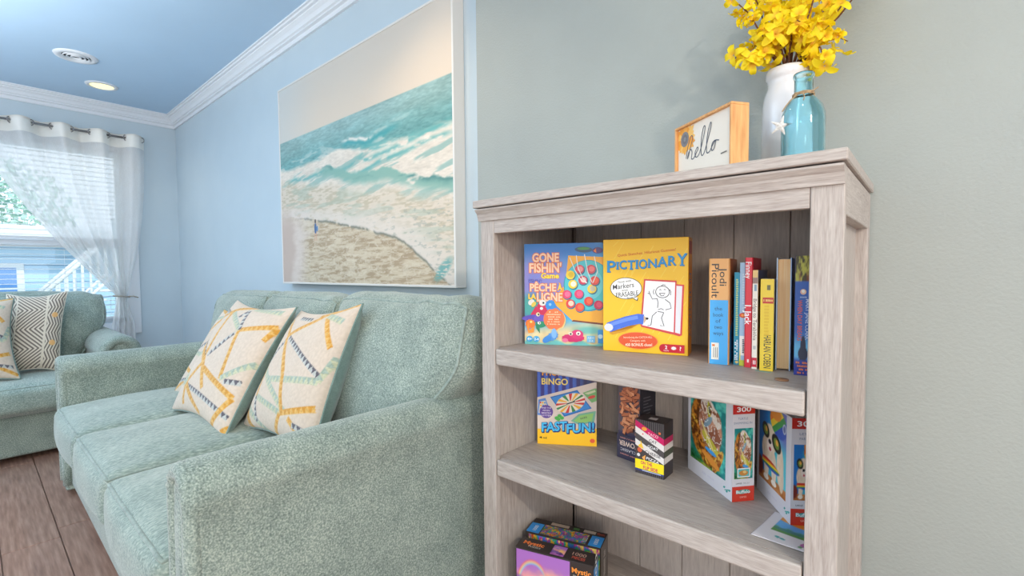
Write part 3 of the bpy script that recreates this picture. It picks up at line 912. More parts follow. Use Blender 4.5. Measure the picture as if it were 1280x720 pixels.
SEG_A = "g 0.03 0.81 0.26 0.94;g 0.19 0.88 0.26 0.46;s 0.22 0.89 0.59 0.73;g 0.59 0.73 0.99 0.81;g 0.59 0.73 0.73 0.35;d 0.56 0.70 0.31 0.48;d -0.09 0.68 0.26 0.46;g 0.31 0.42 0.15 0.23;s -0.11 0.40 0.16 0.49;g 0.31 0.42 0.52 0.23;g 0.37 0.38 0.96 0.26;s -0.12 0.35 0.13 0.22;g 0.15 0.23 0.21 0.05;d 0.19 0.21 0.98 0.13;g 0.15 0.23 0.55 0.03;d 0.79 0.34 0.97 0.37;s 0.50 0.97 0.94 0.93;d 0.41 0.84 0.46 0.94;g 0.95 0.02 1.04 0.10;g -0.11 0.73 -0.02 0.46;s -0.05 0.21 0.15 0.23;d -0.08 0.89 0.11 0.87;g 0.99 0.81 0.95 0.69;g 0.26 0.94 0.50 1.0;s 0.15 0.23 -0.06 0.42;d 0.46 0.94 0.59 0.73;g -0.05 0.62 0.31 0.42;s 0.73 0.35 1.0 0.52;g 0.96 0.26 0.78 0.0;g 0.26 0.46 0.31 0.42"
SEG_B = "g 0.06 0.89 0.23 0.74;g 0.23 0.74 0.59 0.90;g 0.56 0.93 0.99 1.00;d 0.28 0.73 0.93 0.48;d 0.25 0.72 0.04 0.51;g 0.22 0.73 0.46 0.45;s 0.23 0.39 0.93 0.45;s -0.01 0.50 0.66 0.20;s 0.10 0.25 0.60 0.18;g 0.60 0.18 0.97 0.29;g 0.60 0.18 0.51 -0.05;g 0.72 0.17 0.99 0.04;d 0.78 0.14 0.97 0.13;s -0.03 0.17 0.53 -0.07;g -0.01 0.52 -0.10 0.71;d -0.01 0.48 0.23 0.05;g 0.70 0.92 0.93 0.67;s 0.69 0.93 0.93 0.86;d 0.22 0.92 0.48 0.90;g -0.01 0.13 0.15 -0.03;g -0.10 0.51 -0.08 0.29;g 0.46 0.45 0.62 0.20;s 0.93 0.45 1.0 0.62;g 0.04 0.51 0.12 0.25;s 0.06 0.89 -0.06 0.62;g 0.59 0.90 0.72 1.0"


def ribbon_img(seg, sh, n=170):
    u, v = uvgrid(n, n); y = 1 - v
    im = rgb(210, 192, 174) + ((vnoise(u * 85, v * 85, 3) - 0.5) * 0.05)[..., None]
    for q in seg.split(';'):
        k, *c = q.split(); x0, y0, x1, y1 = map(float, c)
        x0 = (x0 + sh) / (1 + sh); x1 = (x1 + sh) / (1 + sh)
        dx, dy = x1 - x0, y1 - y0; ln = math.hypot(dx, dy)
        t = ((u - x0) * dx + (y - y0) * dy) / ln ** 2
        dist = ((u - x0) * dy - (y - y0) * dx) / ln
        wd = {'g': 0.024, 's': 0.026, 'd': 0.022}[k]
        inn = (t > 0) & (t < 1)
        m_ = (1 - sstep(wd - 0.006, wd, np.abs(dist))) * inn
        ph = (t * ln / 0.05) % 1
        tri = np.abs(dist + wd) / (2 * wd) < 1 - np.abs(2 * ph - 1)
        ca, cb = {'g': (rgb(206, 146, 54), rgb(214, 168, 92)), 's': (rgb(158, 172, 158), rgb(190, 190, 158)), 'd': (rgb(92, 88, 96), rgb(186, 186, 180))}[k]
        col = np.where(tri[..., None], ca, cb) + ((vnoise(u * 120, v * 120, 8) - 0.5) * 0.12)[..., None]
        im = mixc(im, col, m_)
    return im


img_a, img_b = ribbon_img(SEG_A, 0.1), ribbon_img(SEG_B, 0.08)
throw_pillow('throw_pillow', 'cream throw pillow with gold and grey ribbons leaning at the centre of the long sofa', (-2.64, 0.60, 0.465), (-2.03, 0.625, 0.455), (-2.00, 0.91, 0.955), (-2.64, 0.90, 0.965), 0.075, img_a, 'ribbon patterned throw pillows')
throw_pillow('throw_pillow', 'cream ribbon patterned throw pillow nearest the bookcase on the long sofa', (-2.11, 0.72, 0.468), (-1.545, 0.735, 0.462), (-1.565, 0.955, 0.985), (-2.06, 0.955, 0.935), 0.075, img_b, 'ribbon patterned throw pillows')
throw_pillow('throw_pillow', 'cream ribbon patterned pillow mostly hidden behind another pillow on the long sofa', (-2.95, 0.68, 0.475), (-2.42, 0.80, 0.475), (-2.46, 1.0, 0.90), (-2.93, 0.93, 0.90), 0.06, img_b[:, ::-1], 'ribbon patterned throw pillows')
# pillows on the window sofa
u, v = uvgrid(190, 190)
im = rgb(222, 208, 188) + ((vnoise(u * 90, v * 90, 3) - 0.5) * 0.06)[..., None]
zig = lambda t: np.abs(((t * 2) % 2) - 1)
dark = np.zeros_like(u)
tri_ = lambda t: np.abs(((t) % 1) - 0.5) * 2
for (a, b_, kind, fq) in ((0.0, 0.16, 'z', 0.052), (0.19, 0.66, 'c', 0.050), (0.70, 1.0, 'z', 0.060)):
    if kind == 'z': zz = u + 0.075 * tri_(v * 4.5) * (1 if a < 0.5 else -1)
    else: zz = (u + np.where((v * 1.0) % 0.5 < 0.25, 1, 1) * 0.42 * tri_(v * 2.0)) * 0.62
    k_ = (zz / fq) % 1
    dark = np.maximum(dark, ((u >= a) & (u < b_)) * (1 - sstep(0.18, 0.27, np.abs(k_ - 0.5))))
gap = np.zeros_like(u)
for c_ in (0.17, 0.68):
    gap = np.maximum(gap, 1 - sstep(0.006, 0.012, np.abs(u - c_)))
im = mixc(im, rgb(112, 98, 88) + 0 * u[..., None], dark * (1 - gap))
for cy_ in (0.33, 0.68):
    im = mixc(im, rgb(232, 178, 112) + 0 * u[..., None], blob(u, v, 0.84, cy_, 0.06, 0.035))
throw_pillow('throw_pillow', 'beige pillow with dark zigzag lines on the window sofa', (-4.23, 0.085, 0.478), (-4.23, 0.37, 0.476), (-4.44, 0.445, 0.985), (-4.44, 0.16, 0.975), 0.07, im, None, fringe=plain('cream_fringe', C(226, 216, 200), 0.9))
throw_pillow('throw_pillow', 'cream ribbon patterned pillow at the left edge on the window sofa', (-4.06, -0.36, 0.49), (-4.06, 0.185, 0.478), (-4.28, 0.185, 0.955), (-4.28, -0.34, 0.97), 0.08, img_b, 'ribbon patterned throw pillows')
# ------------------------------------------------------------------ bookcase
BX0, BX1, BF, BB, BT = -1.0112, -0.1142, 1.0143, 1.479, 1.3052
bk = root('bookcase', 'grey washed wood open bookcase holding games and books', 'bookcase', ((BX0 + BX1) / 2, (BF + BB) / 2, 0))
cx, cy = (BX0 + BX1) / 2, (BF + BB) / 2


def bb(name, x0, x1, y0, y1, z0, z1, mat, bev=0.0015, parent=None, seg=1):
    mx_, my_, mz_ = (x0 + x1) / 2, (y0 + y1) / 2, (z0 + z1) / 2
    return box(name, x0 - mx_, x1 - mx_, y0 - my_, y1 - my_, z0 - mz_, z1 - mz_, mat, parent or bk, bev, seg, (mx_ - cx, my_ - cy, mz_))


SW = 0.052
TT = 0.0215
bb('top_board', BX0 - 0.008, BX1 + 0.006, BF - 0.026, BB, BT - TT, BT, M_WX, 0.002)
# cove moulding under the top
cp = [(0.0, -0.034), (0.006, -0.034), (0.008, -0.026), (0.012, -0.014), (0.020, -0.004), (0.020, 0.0), (0.0, 0.0)]
extrude_profile('cove_moulding', cp, (BX0 - cx - 0.004, BF - cy, BT - TT - 0.003), (BX1 - cx, BF - cy, BT - TT - 0.003), (0, -1, 0), M_WX, bk)
bb('dark_reveal', BX0 + 0.01, BX1 - 0.01, BF - 0.006, BF + 0.02, BT - TT - 0.004, BT - TT, M_BLACK, 0)
zc = BT - TT - 0.003
for x0, x1 in ((BX0, BX0 + SW), (BX1 - SW, BX1)):
    bb('front_stile', x0, x1, BF, BF + 0.022, 0, zc, M_WZ, 0.0015)
    bb('rear_stile', x0 if x0 < -0.5 else x1 - 0.04, x0 + 0.04 if x0 < -0.5 else x1, BB - 0.042, BB, 0, zc, M_WZ, 0.0015)
bb('side_panel', BX0 + 0.024, BX0 + 0.040, BF + 0.02, BB - 0.03, 0.03, zc, M_WZ, 0)
bb('side_panel', BX1 - 0.040, BX1 - 0.024, BF + 0.02, BB - 0.03, 0.03, zc, M_WZ, 0)
for x0, x1 in ((BX0, BX0 + 0.025), (BX1 - 0.025, BX1)):
    bb('side_rail', x0, x1, BF + 0.022, BB - 0.042, 1.195, zc, M_WY, 0.0015)
    bb('side_rail', x0, x1, BF + 0.022, BB - 0.042, 0.0, 0.09, M_WY, 0.0015)
bb('header_rail', BX0 + SW + 0.001, BX1 - SW - 0.001, BF + 0.0005, BF + 0.021, 1.209, zc, M_WX, 0.001)
for zt, th in ((1.1 - 0.2299, 0.0475), (1.1 - 0.5622, 0.0475), (0.10, 0.04)):
    bb('shelf', BX0 + SW + 0.003, BX1 - SW - 0.003, BF + 0.001, BF + 0.024, zt - th, zt, M_WX, 0.004, seg=2)
    bb('shelf_board', BX0 + 0.041, BX1 - 0.041, BF + 0.0242, BB - 0.02, zt - 0.024, zt, M_WX, 0)
bb('toe_rail', BX0 + SW, BX1 - SW, BF + 0.004, BF + 0.02, 0.0, 0.06, M_WX, 0.001)
# back of upright boards
xs = [BX0 + 0.041, -0.862, -0.716, -0.572, -0.428, -0.284, BX1 - 0.041]
for a, b_ in zip(xs, xs[1:]):
    bb('back_board', a + 0.0009, b_ - 0.0009, BB - 0.019, BB - 0.008, 0.03, zc, M_BACKW, 0.002)
bb('backing', BX0 + 0.03, BX1 - 0.03, BB - 0.0075, BB - 0.003, 0.03, zc, M_BLACK, 0)

S1, S2, S3 = 1.1 - 0.2299, 1.1 - 0.5622, 0.10
_plain = {}


def card(col, rough=0.4):
    k = (col, rough)
    if k not in _plain: _plain[k] = plain('card', col, rough)
    return _plain[k]


def game_box(name, label, cat, x, y, z, deg, w_, h_, d_, col, group=None, lidgap=None):
    r = root(name, label, cat, (x, y, z), math.radians(deg), group)
    box('carton', 0, w_, 0, d_, 0, h_, card(col), r, 0.0012)
    fr = Print((0, 0, 0), (1, 0, 0), (0, 0, 1), w_, h_)
    sd = Print((w_, 0, 0), (0, 1, 0), (0, 0, 1), d_, h_)
    tp = Print((0, 0, h_), (1, 0, 0), (0, 1, 0), w_, d_)
    return r, fr, sd, tp


WHITE, BLK = C(246, 246, 246), C(36, 34, 40)

# --- fishing game
r, fr, sd, tp = game_box('board_game', 'blue fishing game box beside the yellow drawing game', 'board game', -0.948, 1.141, S1 + 0.0005, 27.1, 0.244, 0.311, 0.045, C(40, 130, 200), 'board game boxes')
u, v = uvgrid(120, 150)
im = mixc(rgb(66, 170, 226) + 0 * u[..., None], rgb(30, 120, 200), blob(u, v, 0.45, 0.03, 0.7, 0.12, soft=0.6))
im = mixc(im, rgb(150, 130, 205) + 0 * u[..., None], blob(u, v, 0.2, 0.38, 0.45, 0.28, soft=0.5) * 0.85)
im = mixc(im, rgb(92, 80, 190) + 0 * u[..., None], (fbm(u * 14, v * 6, 3) > 0.55) * (1 - sstep(0.05, 0.12, u)) * 0.8)
im = mixc(im, rgb(238, 214, 160) + ((fbm(u * 12, v * 12, 5) - 0.5) * 0.15)[..., None], sstep(0.72, 0.88, v + 0.1 * (u - 0.5)))
im = mixc(im, rgb(80, 190, 200) + 0 * u[..., None], sstep(0.955, 0.985, v + 0.02 * np.sin(u * 20)) * 0.8)
im = mixc(im, rgb(60, 180, 190) + 0 * u[..., None], blob(u, v, 0.82, 0.85, 0.18, 0.04, soft=0.6) * 0.7)
im = mixc(im, rgb(70, 165, 160) + 0 * u[..., None], blob(u, v, 0.08, 0.62, 0.16, 0.12, soft=0.5))
art('cover_art', im, (0, 0, 0), (1, 0, 0), (0, 0, 1), 0.244, 0.311, r)
fr.z = 0.0007
OR, YL = C(250, 176, 40), C(250, 214, 50)
fr.poly([(0.56, 0.88), (0.995, 0.86), (0.995, 0.215), (0.62, 0.235), (0.40, 0.395), (0.37, 0.44), (0.52, 0.60)], C(246, 176, 48))
fr.poly([(0.60, 0.235), (0.995, 0.205), (0.995, 0.222), (0.62, 0.25)], C(120, 60, 40))
fr.ell(0.80, 0.585, 0.235, 0.25, C(40, 150, 178), 40)
fr.ell(0.80, 0.59, 0.225, 0.24, C(70, 196, 206), 40)
fr.ell(0.82, 0.60, 0.13, 0.15, C(110, 210, 222), 30)
for (x_, y_, c1, c2) in ((0.585, 0.69, YL, C(226, 190, 30)), (0.615, 0.60, YL, C(240, 236, 220)), (0.54, 0.50, C(226, 62, 110), C(238, 110, 150)), (0.69, 0.505, C(226, 62, 110), C(240, 90, 140)),
                         (0.585, 0.41, C(220, 60, 60), C(246, 214, 190)), (0.70, 0.375, C(230, 70, 50), C(246, 110, 70)), (0.81, 0.435, C(222, 52, 44), C(244, 100, 60)), (0.85, 0.555, YL, C(200, 196, 170)),
                         (0.70, 0.745, C(214, 66, 82), C(240, 150, 150)), (0.84, 0.745, C(214, 66, 82), C(236, 120, 120)), (0.885, 0.635, C(226, 56, 48), C(240, 96, 70)), (0.74, 0.64, C(206, 40, 84), C(240, 196, 190)), (0.93, 0.40, C(200, 30, 84), C(220, 70, 110))):
    fr.ell(x_ + 0.008, y_ - 0.008, 0.047, 0.047, C(34, 110, 140)); fr.ell(x_, y_, 0.043, 0.043, c1); fr.ell(x_ + 0.008, y_ + 0.002, 0.027, 0.027, c2)
for q in ([(0.58, 0.86), (0.64, 0.74), (0.72, 0.64), (0.78, 0.615)], [(0.66, 0.88), (0.68, 0.76), (0.74, 0.66), (0.79, 0.61)], [(0.76, 0.89), (0.80, 0.72), (0.85, 0.62)], [(0.88, 0.87), (0.92, 0.72), (0.86, 0.61)]):
    fr.stroke(q, 0.007, C(236, 240, 236))
ow_ = C(232, 110, 36); cr = C(250, 206, 172)
fr.text('GONE', 0.275, 0.865, 0.085, cr, 0.33, 0.035, outline=ow_, ow=0.05)
fr.text('FISHIN\'', 0.27, 0.765, 0.09, cr, 0.40, 0.035, outline=ow_, ow=0.05)
fr.text('Game', 0.33, 0.685, 0.052, C(255, 226, 60), 0.22, 0.03, outline=C(200, 100, 30), ow=0.03)
fr.text('LET\'S GO', 0.13, 0.675, 0.032, C(120, 150, 230), 0.13, 0.01, rot=0.1)
fr.text('FISHIN\'!', 0.14, 0.635, 0.032, C(70, 80, 180), 0.17, 0.01, rot=-0.05)
fr.text('PÊCHE', 0.24, 0.57, 0.075, cr, 0.33, 0.035, outline=ow_, ow=0.05)
fr.text('À', 0.455, 0.57, 0.055, C(255, 222, 70), 0.05, 0.03, outline=ow_, ow=0.05)
fr.text('LA', 0.10, 0.48, 0.05, C(255, 222, 70), 0.09, 0.03, outline=ow_, ow=0.04)
fr.text('LIGNE', 0.325, 0.475, 0.085, cr, 0.32, 0.035, outline=ow_, ow=0.05)
# plain fish and shell
fr.ell(0.75, 0.935, 0.085, 0.028, C(40, 80, 110), rot=-0.05); fr.ell(0.75, 0.945, 0.06, 0.014, C(60, 140, 70)); fr.ell(0.92, 0.925, 0.05, 0.03, C(70, 40, 120)); fr.poly([(0.87, 0.92), (0.90, 0.945), (0.905, 0.90)], C(240, 130, 40))
fr.ell(0.23, 0.35, 0.05, 0.075, C(206, 30, 80), rot=0.3, wob=0.06); fr.poly([(0.08, 0.30), (0.15, 0.385), (0.26, 0.30), (0.16, 0.26)], C(206, 30, 80)); fr.ell(0.235, 0.415, 0.035, 0.03, C(230, 226, 220)); fr.ell(0.245, 0.415, 0.010, 0.010, BLK); fr.ell(0.22, 0.36, 0.016, 0.014, WHITE)
fr.ell(0.335, 0.39, 0.05, 0.055, C(40, 140, 220), wob=0.08); fr.ell(0.33, 0.40, 0.014, 0.014, C(150, 200, 230))
fr.ell(0.09, 0.42, 0.034, 0.028, C(226, 226, 220), rot=0.6); fr.ell(0.12, 0.40, 0.03, 0.02, C(226, 200, 80), rot=0.9)
fr.ell(0.13, 0.265, 0.13, 0.032, C(92, 74, 180), rot=0.06); fr.ell(0.19, 0.255, 0.055, 0.045, C(110, 84, 190)); fr.ell(0.175, 0.30, 0.02, 0.02, C(230, 220, 180)); fr.ell(0.182, 0.30, 0.008, 0.01, BLK)
fr.ell(0.21, 0.20, 0.055, 0.032, C(20, 140, 100), rot=0.1); fr.poly([(0.15, 0.24), (0.19, 0.19), (0.20, 0.11), (0.15, 0.16)], C(24, 130, 90)); fr.ell(0.19, 0.215, 0.017, 0.014, C(240, 240, 230)); fr.ell(0.195, 0.215, 0.007, 0.007, BLK)
fr.ell(0.075, 0.205, 0.05, 0.045, C(240, 120, 30), wob=0.1); fr.poly([(0.03, 0.17), (0.05, 0.23), (0.06, 0.14), (0.13, 0.18), (0.12, 0.12), (0.05, 0.11)], C(246, 150, 40)); fr.ell(0.085, 0.225, 0.013, 0.012, C(252, 220, 120))
sh = [(0.38 + 0.135 * math.cos(a), 0.255 + 0.10 * math.sin(a) * (1.05 + 0.06 * math.cos(9 * a))) for a in np.linspace(0, 2 * PI, 48, endpoint=False)]
fr.poly([(x_ + 0.012, y_ - 0.008) for x_, y_ in sh], C(250, 206, 130)); fr.poly(sh, C(240, 122, 66))
for i, t_ in enumerate(('CATCH', 'A FISH TO WIN', 'THE FUN GAME', 'ATTRAPE', 'UN POISSON', 'POUR GAGNER')):
    fr.marks(0.375, 0.325 - i * 0.024, 0.013, C(255, 214, 170), 0.08 + 0.014 * len(t_) * 0.55, 0, len(t_))
fr.ell(0.36, 0.085, 0.06, 0.04, C(84, 150, 220), rot=0.5, wob=0.1); fr.ell(0.38, 0.115, 0.026, 0.05, C(130, 184, 236)); fr.ell(0.29, 0.055, 0.05, 0.03, C(60, 140, 220), rot=0.6)
fr.ell(0.62, 0.075, 0.11, 0.04, C(214, 40, 110), wob=0.05); fr.ell(0.67, 0.11, 0.06, 0.045, C(220, 50, 118)); fr.ell(0.59, 0.115, 0.022, 0.016, C(240, 226, 210)); fr.ell(0.685, 0.12, 0.022, 0.02, C(246, 236, 226)); fr.ell(0.685, 0.117, 0.009, 0.009, BLK); fr.ell(0.59, 0.113, 0.009, 0.009, BLK); fr.ell(0.52, 0.05, 0.03, 0.02, C(236, 120, 160))
fr.ell(0.065, 0.055, 0.032, 0.03, C(60, 170, 226)); fr.text('4+', 0.065, 0.055, 0.03, WHITE, bold=0.02)
fr.ell(0.155, 0.055, 0.032, 0.03, C(60, 170, 226)); fr.text('2-4', 0.155, 0.055, 0.026, WHITE, bold=0.02)
fr.rect(0.79, 0.035, 0.89, 0.10, C(120, 190, 232)); fr.text('AGE 4+', 0.84, 0.08, 0.02, WHITE, 0.08); fr.text('2-4', 0.84, 0.052, 0.02, WHITE, 0.05)
fr.rect(0.925, 0.03, 0.99, 0.16, C(50, 150, 220)); fr.ell(0.955, 0.095, 0.022, 0.022, C(190, 224, 244))
fr.build('cover_print', r)
sd.rect(0, 0, 1, 1, C(34, 110, 184)); sd.build('side_print', r)

# --- drawing game
r, fr, sd, tp = game_box('board_game', 'yellow drawing game box with a stick figure sketch on the cover', 'board game', -0.697, 1.188, S1 + 0.0005, 14.0, 0.229, 0.314, 0.072, C(240, 186, 30), 'board game boxes')
fr.rect(0.004, 0.003, 0.996, 0.997, C(246, 196, 36))
for i in range(26):
    x_, y_, l_ = random.random() * 0.9, random.random() * 0.95, random.uniform(0.05, 0.2)
    fr.stroke([(x_, y_), (min(x_ + l_ * 0.8, 0.99), min(y_ + l_, 0.99))], 0.006, C(250, 212, 74))
fr.text('Quick Sketches. Hilarious Guesses!', 0.52, 0.878, 0.024, C(204, 86, 20), 0.68, 0.004, rot=0.085)
fx = 0.045
for i, (ch, wd, dy, hh_) in enumerate((('P', 0.112, -0.012, 0.105), ('I', 0.030, -0.008, 0.066), ('C', 0.095, 0.002, 0.078), ('T', 0.095, 0.0, 0.082), ('I', 0.030, 0.002, 0.076), ('O', 0.105, 0.006, 0.082), ('N', 0.105, 0.012, 0.078), ('A', 0.115, 0.024, 0.086), ('R', 0.095, 0.032, 0.082), ('Y', 0.115, 0.04, 0.105))):
    yy = 0.775 + dy; gp = 0.0045
    for k_, (cc, oy) in enumerate(((C(20, 78, 130), -0.004), (C(34, 146, 210), 0.0))):
        ox_ = 0.004 if k_ == 0 else 0
        if ch == 'I':
            fr.rect(fx + gp + wd * 0.12 + ox_, yy - hh_ / 2 + oy, fx + gp + wd * 0.88 + ox_, yy + hh_ / 2 + oy, cc)
            for e_ in (-1, 1): fr.rect(fx + gp - 0.004 + ox_, yy + e_ * (hh_ / 2 - 0.004) - 0.004 + oy, fx + gp + wd + 0.004 + ox_, yy + e_ * (hh_ / 2 - 0.004) + 0.004 + oy, cc)
        else:
            fr.text(ch, fx + gp + wd / 2 + ox_, yy + oy, hh_, cc, wd * 0.88, 0.018)
            if ch in 'PTNRAY':
                a_ = {'P': (0.0, 0.42), 'T': (0.28, 0.72), 'N': (-0.02, 0.30), 'R': (0.0, 0.38), 'A': (-0.02, 0.30), 'Y': (0.28, 0.72)}[ch]
                fr.rect(fx + gp + wd * a_[0] + ox_, yy - hh_ / 2 - 0.002 + oy, fx + gp + wd * a_[1] + ox_, yy - hh_ / 2 + 0.007 + oy, cc)
    fx += wd + gp
oc = C(60, 60, 64)
fr.ell(0.285, 0.565, 0.140, 0.096, oc, 36); fr.ell(0.285, 0.565, 0.135, 0.091, C(250, 250, 246), 36)
fr.poly([(0.37, 0.475), (0.435, 0.485), (0.425, 0.455)], oc); fr.poly([(0.36, 0.49), (0.43, 0.488), (0.415, 0.464)], C(250, 250, 246))
fr.text('Now with', 0.27, 0.628, 0.021, BLK, 0.16, 0.003, rot=0.12)
fr.text('Markers', 0.255, 0.588, 0.045, BLK, 0.26, 0.006, rot=0.14, shear=0.15)
fr.text('and', 0.27, 0.55, 0.018, BLK, 0.07, 0.003, rot=0.12)
fr.text('ERASABLE', 0.30, 0.517, 0.043, BLK, 0.27, 0.006, rot=0.12)
fr.text('Boards!', 0.36, 0.488, 0.018, BLK, 0.12, 0.003, rot=0.16)
RB = C(206, 62, 66)
fr.poly([(0.60, 0.62), (0.955, 0.60), (0.935, 0.175), (0.905, 0.165), (0.56, 0.235)], RB); fr.poly([(0.62, 0.605), (0.935, 0.588), (0.915, 0.185), (0.60, 0.245)], C(226, 226, 232))
fr.poly([(0.502, 0.648), (0.872, 0.634), (0.858, 0.185), (0.83, 0.178), (0.470, 0.232), (0.462, 0.25)], RB); fr.poly([(0.518, 0.634), (0.856, 0.62), (0.842, 0.196), (0.480, 0.246)], C(244, 244, 246))
k_ = C(44, 44, 48)
circ = lambda x_, y_, a_, b_: [(x_ + a_ * math.cos(t), y_ + b_ * math.sin(t)) for t in np.linspace(0, 2 * PI, 22)]
fr.stroke(circ(0.715, 0.538, 0.078, 0.05), 0.006, k_)
fr.stroke([(0.68, 0.553), (0.69, 0.56), (0.70, 0.552)], 0.005, k_); fr.stroke([(0.73, 0.555), (0.74, 0.562), (0.75, 0.554)], 0.005, k_)
fr.stroke([(0.68, 0.525), (0.70, 0.505), (0.725, 0.505), (0.745, 0.527), (0.68, 0.525)], 0.006, k_)
fr.stroke([(0.70, 0.59), (0.72, 0.60), (0.75, 0.595)], 0.005, k_)
fr.stroke([(0.655, 0.48), (0.665, 0.445), (0.66, 0.40)], 0.006, k_); fr.stroke([(0.655, 0.48), (0.60, 0.475), (0.57, 0.52), (0.545, 0.525)], 0.006, k_); fr.stroke([(0.57, 0.52), (0.56, 0.545)], 0.005, k_)
fr.stroke([(0.745, 0.475), (0.80, 0.445), (0.815, 0.40), (0.75, 0.385)], 0.006, k_); fr.stroke([(0.665, 0.385), (0.70, 0.395), (0.73, 0.385)], 0.006, k_)
fr.stroke([(0.65, 0.365), (0.60, 0.33), (0.585, 0.25), (0.545, 0.243)], 0.006, k_); fr.stroke([(0.73, 0.36), (0.705, 0.315), (0.735, 0.245), (0.69, 0.25)], 0.006, k_); fr.stroke([(0.66, 0.37), (0.73, 0.362)], 0.006, k_)
fr.stroke([(0.795, 0.56), (0.81, 0.54), (0.805, 0.51)], 0.005, k_); fr.stroke([(0.62, 0.56), (0.61, 0.54), (0.618, 0.515)], 0.005, k_)
fr.poly([(0.08, 0.165), (0.36, 0.215), (0.47, 0.27), (0.28, 0.185), (0.12, 0.15)], C(216, 150, 20))
fr.stroke([(0.07, 0.21), (0.17, 0.24), (0.30, 0.275), (0.44, 0.30), (0.50, 0.295)], 0.088, C(70, 112, 214)); fr.stroke([(0.10, 0.238), (0.20, 0.265), (0.31, 0.293), (0.43, 0.314)], 0.03, C(110, 146, 236))
fr.ell(0.075, 0.213, 0.04, 0.034, C(226, 226, 236)); fr.poly([(0.50, 0.33), (0.545, 0.305), (0.50, 0.26)], C(206, 180, 150)); fr.ell(0.54, 0.305, 0.012, 0.01, BLK)
fr.ell(0.43, 0.108, 0.174, 0.077, C(236, 160, 60), 40); fr.ell(0.43, 0.108, 0.168, 0.071, C(226, 84, 36), 40)
fr.text('Introducing the CATCH-ALL', 0.43, 0.138, 0.017, C(252, 226, 190), 0.34, 0.003, rot=0.06); fr.text('Category with', 0.43, 0.108, 0.017, C(252, 226, 190), 0.18, 0.003, rot=0.06); fr.text('400 BONUS clues!', 0.44, 0.073, 0.026, C(255, 240, 214), 0.32, 0.012, rot=0.06)
fr.rect(0.725, 0.022, 0.965, 0.092, C(196, 22, 46)); fr.ell(0.73, 0.057, 0.035, 0.035, C(196, 22, 46)); fr.text('2', 0.76, 0.066, 0.03, WHITE, bold=0.02); fr.text('TEAMS', 0.76, 0.037, 0.012, WHITE, 0.06); fr.ell(0.845, 0.06, 0.02, 0.014, WHITE, wob=0.2); fr.text('?', 0.92, 0.06, 0.035, WHITE, bold=0.02)
fr.build('cover_print', r)
sd.rect(0, 0, 1, 1, C(226, 150, 24)); sd.rect(0.1, 0.86, 0.9, 0.97, C(176, 40, 30)); sd.text('PICTIONARY', 0.5, 0.42, 0.11, C(40, 120, 180), 0.55, 0.01, rot=-PI / 2); sd.build('side_print', r)

# --- bingo game
r, fr, sd, tp = game_box('board_game', 'boxed spinner bingo game on the middle shelf', 'board game', -0.946, 1.199, S2 + 0.0005, 31.5, 0.189, 0.245, 0.04, C(60, 50, 120), 'board game boxes')
u, v = uvgrid(80, 110)
im = mixc(rgb(52, 48, 130) + 0 * u[..., None], rgb(70, 110, 210), sstep(0.35, 0.7, np.sin(u * 52) * 0.5 + 0.5 + 0.3 * (fbm(u * 20, v * 20, 3) - 0.5)))
im = mixc(im, rgb(40, 40, 70) + 0 * u[..., None], sstep(0.55, 0.9, u) * 0.75)
art('cover_art', im, (0, 0, 0), (1, 0, 0), (0, 0, 1), 0.189, 0.245, r)
fr.z = 0.0007
fr.rect(0, 0, 1, 0.235, C(252, 196, 36))
fr.poly([(0, 0.20), (1, 0.235), (1, 0.80), (0.98, 0.845), (0, 0.62)], C(216, 200, 190))
fr.poly([(0, 0.20), (0, 0.62), (1, 0.845), (1, 0.80)], C(224, 208, 196))
fr.poly([(0.0, 0.385), (0.02, 0.59), (0.14, 0.615), (0.24, 0.41), (0.2, 0.37)], C(90, 140, 210)); fr.poly([(0.02, 0.41), (0.05, 0.565), (0.14, 0.58), (0.20, 0.42)], C(220, 214, 190))
for a in range(3):
    for b_ in range(4):
        fr.ell(0.055 + 0.038 * a + b_ * 0.008, 0.55 - b_ * 0.038, 0.012, 0.012, [C(214, 60, 60), C(240, 170, 40), C(80, 140, 210)][(a + b_) % 3])
fr.poly([(0.22, 0.63), (0.68, 0.735), (0.92, 0.50), (0.46, 0.375)], C(40, 110, 186)); fr.poly([(0.245, 0.62), (0.67, 0.715), (0.895, 0.505), (0.465, 0.395)], C(56, 140, 214))
n_ = 26
for i in range(n_):
    a0, a1 = 2 * PI * i / n_, 2 * PI * (i + 1) / n_
    fr.poly([(0.565, 0.56)] + [(0.565 + 0.245 * math.cos(a) , 0.56 + 0.125 * math.sin(a) + 0.045 * math.cos(a)) for a in (a0, (a0 + a1) / 2, a1)], [C(214, 56, 50), C(240, 226, 206), C(60, 140, 80), C(240, 226, 206), C(244, 180, 50), C(240, 226, 206)][i % 6])
fr.ell(0.565, 0.56, 0.05, 0.032, C(230, 220, 200)); fr.stroke([(0.50, 0.545), (0.64, 0.585)], 0.014, BLK)
fr.poly([(0.77, 0.70), (0.98, 0.765), (1.0, 0.76), (1.0, 0.60), (0.92, 0.575)], C(120, 176, 110)); fr.poly([(0.80, 0.695), (0.97, 0.745), (0.985, 0.72), (0.86, 0.68)], C(206, 210, 170)); fr.ell(0.92, 0.65, 0.05, 0.02, C(214, 70, 60), rot=0.3)
fr.poly([(0.57, 0.325), (0.70, 0.42), (0.99, 0.47), (0.96, 0.325), (0.72, 0.275)], C(120, 180, 150)); fr.poly([(0.62, 0.33), (0.72, 0.40), (0.95, 0.44), (0.92, 0.335), (0.73, 0.30)], C(150, 200, 110))
fr.marks(0.80, 0.375, 0.028, C(110, 140, 90), 0.15, 0.3, 5)
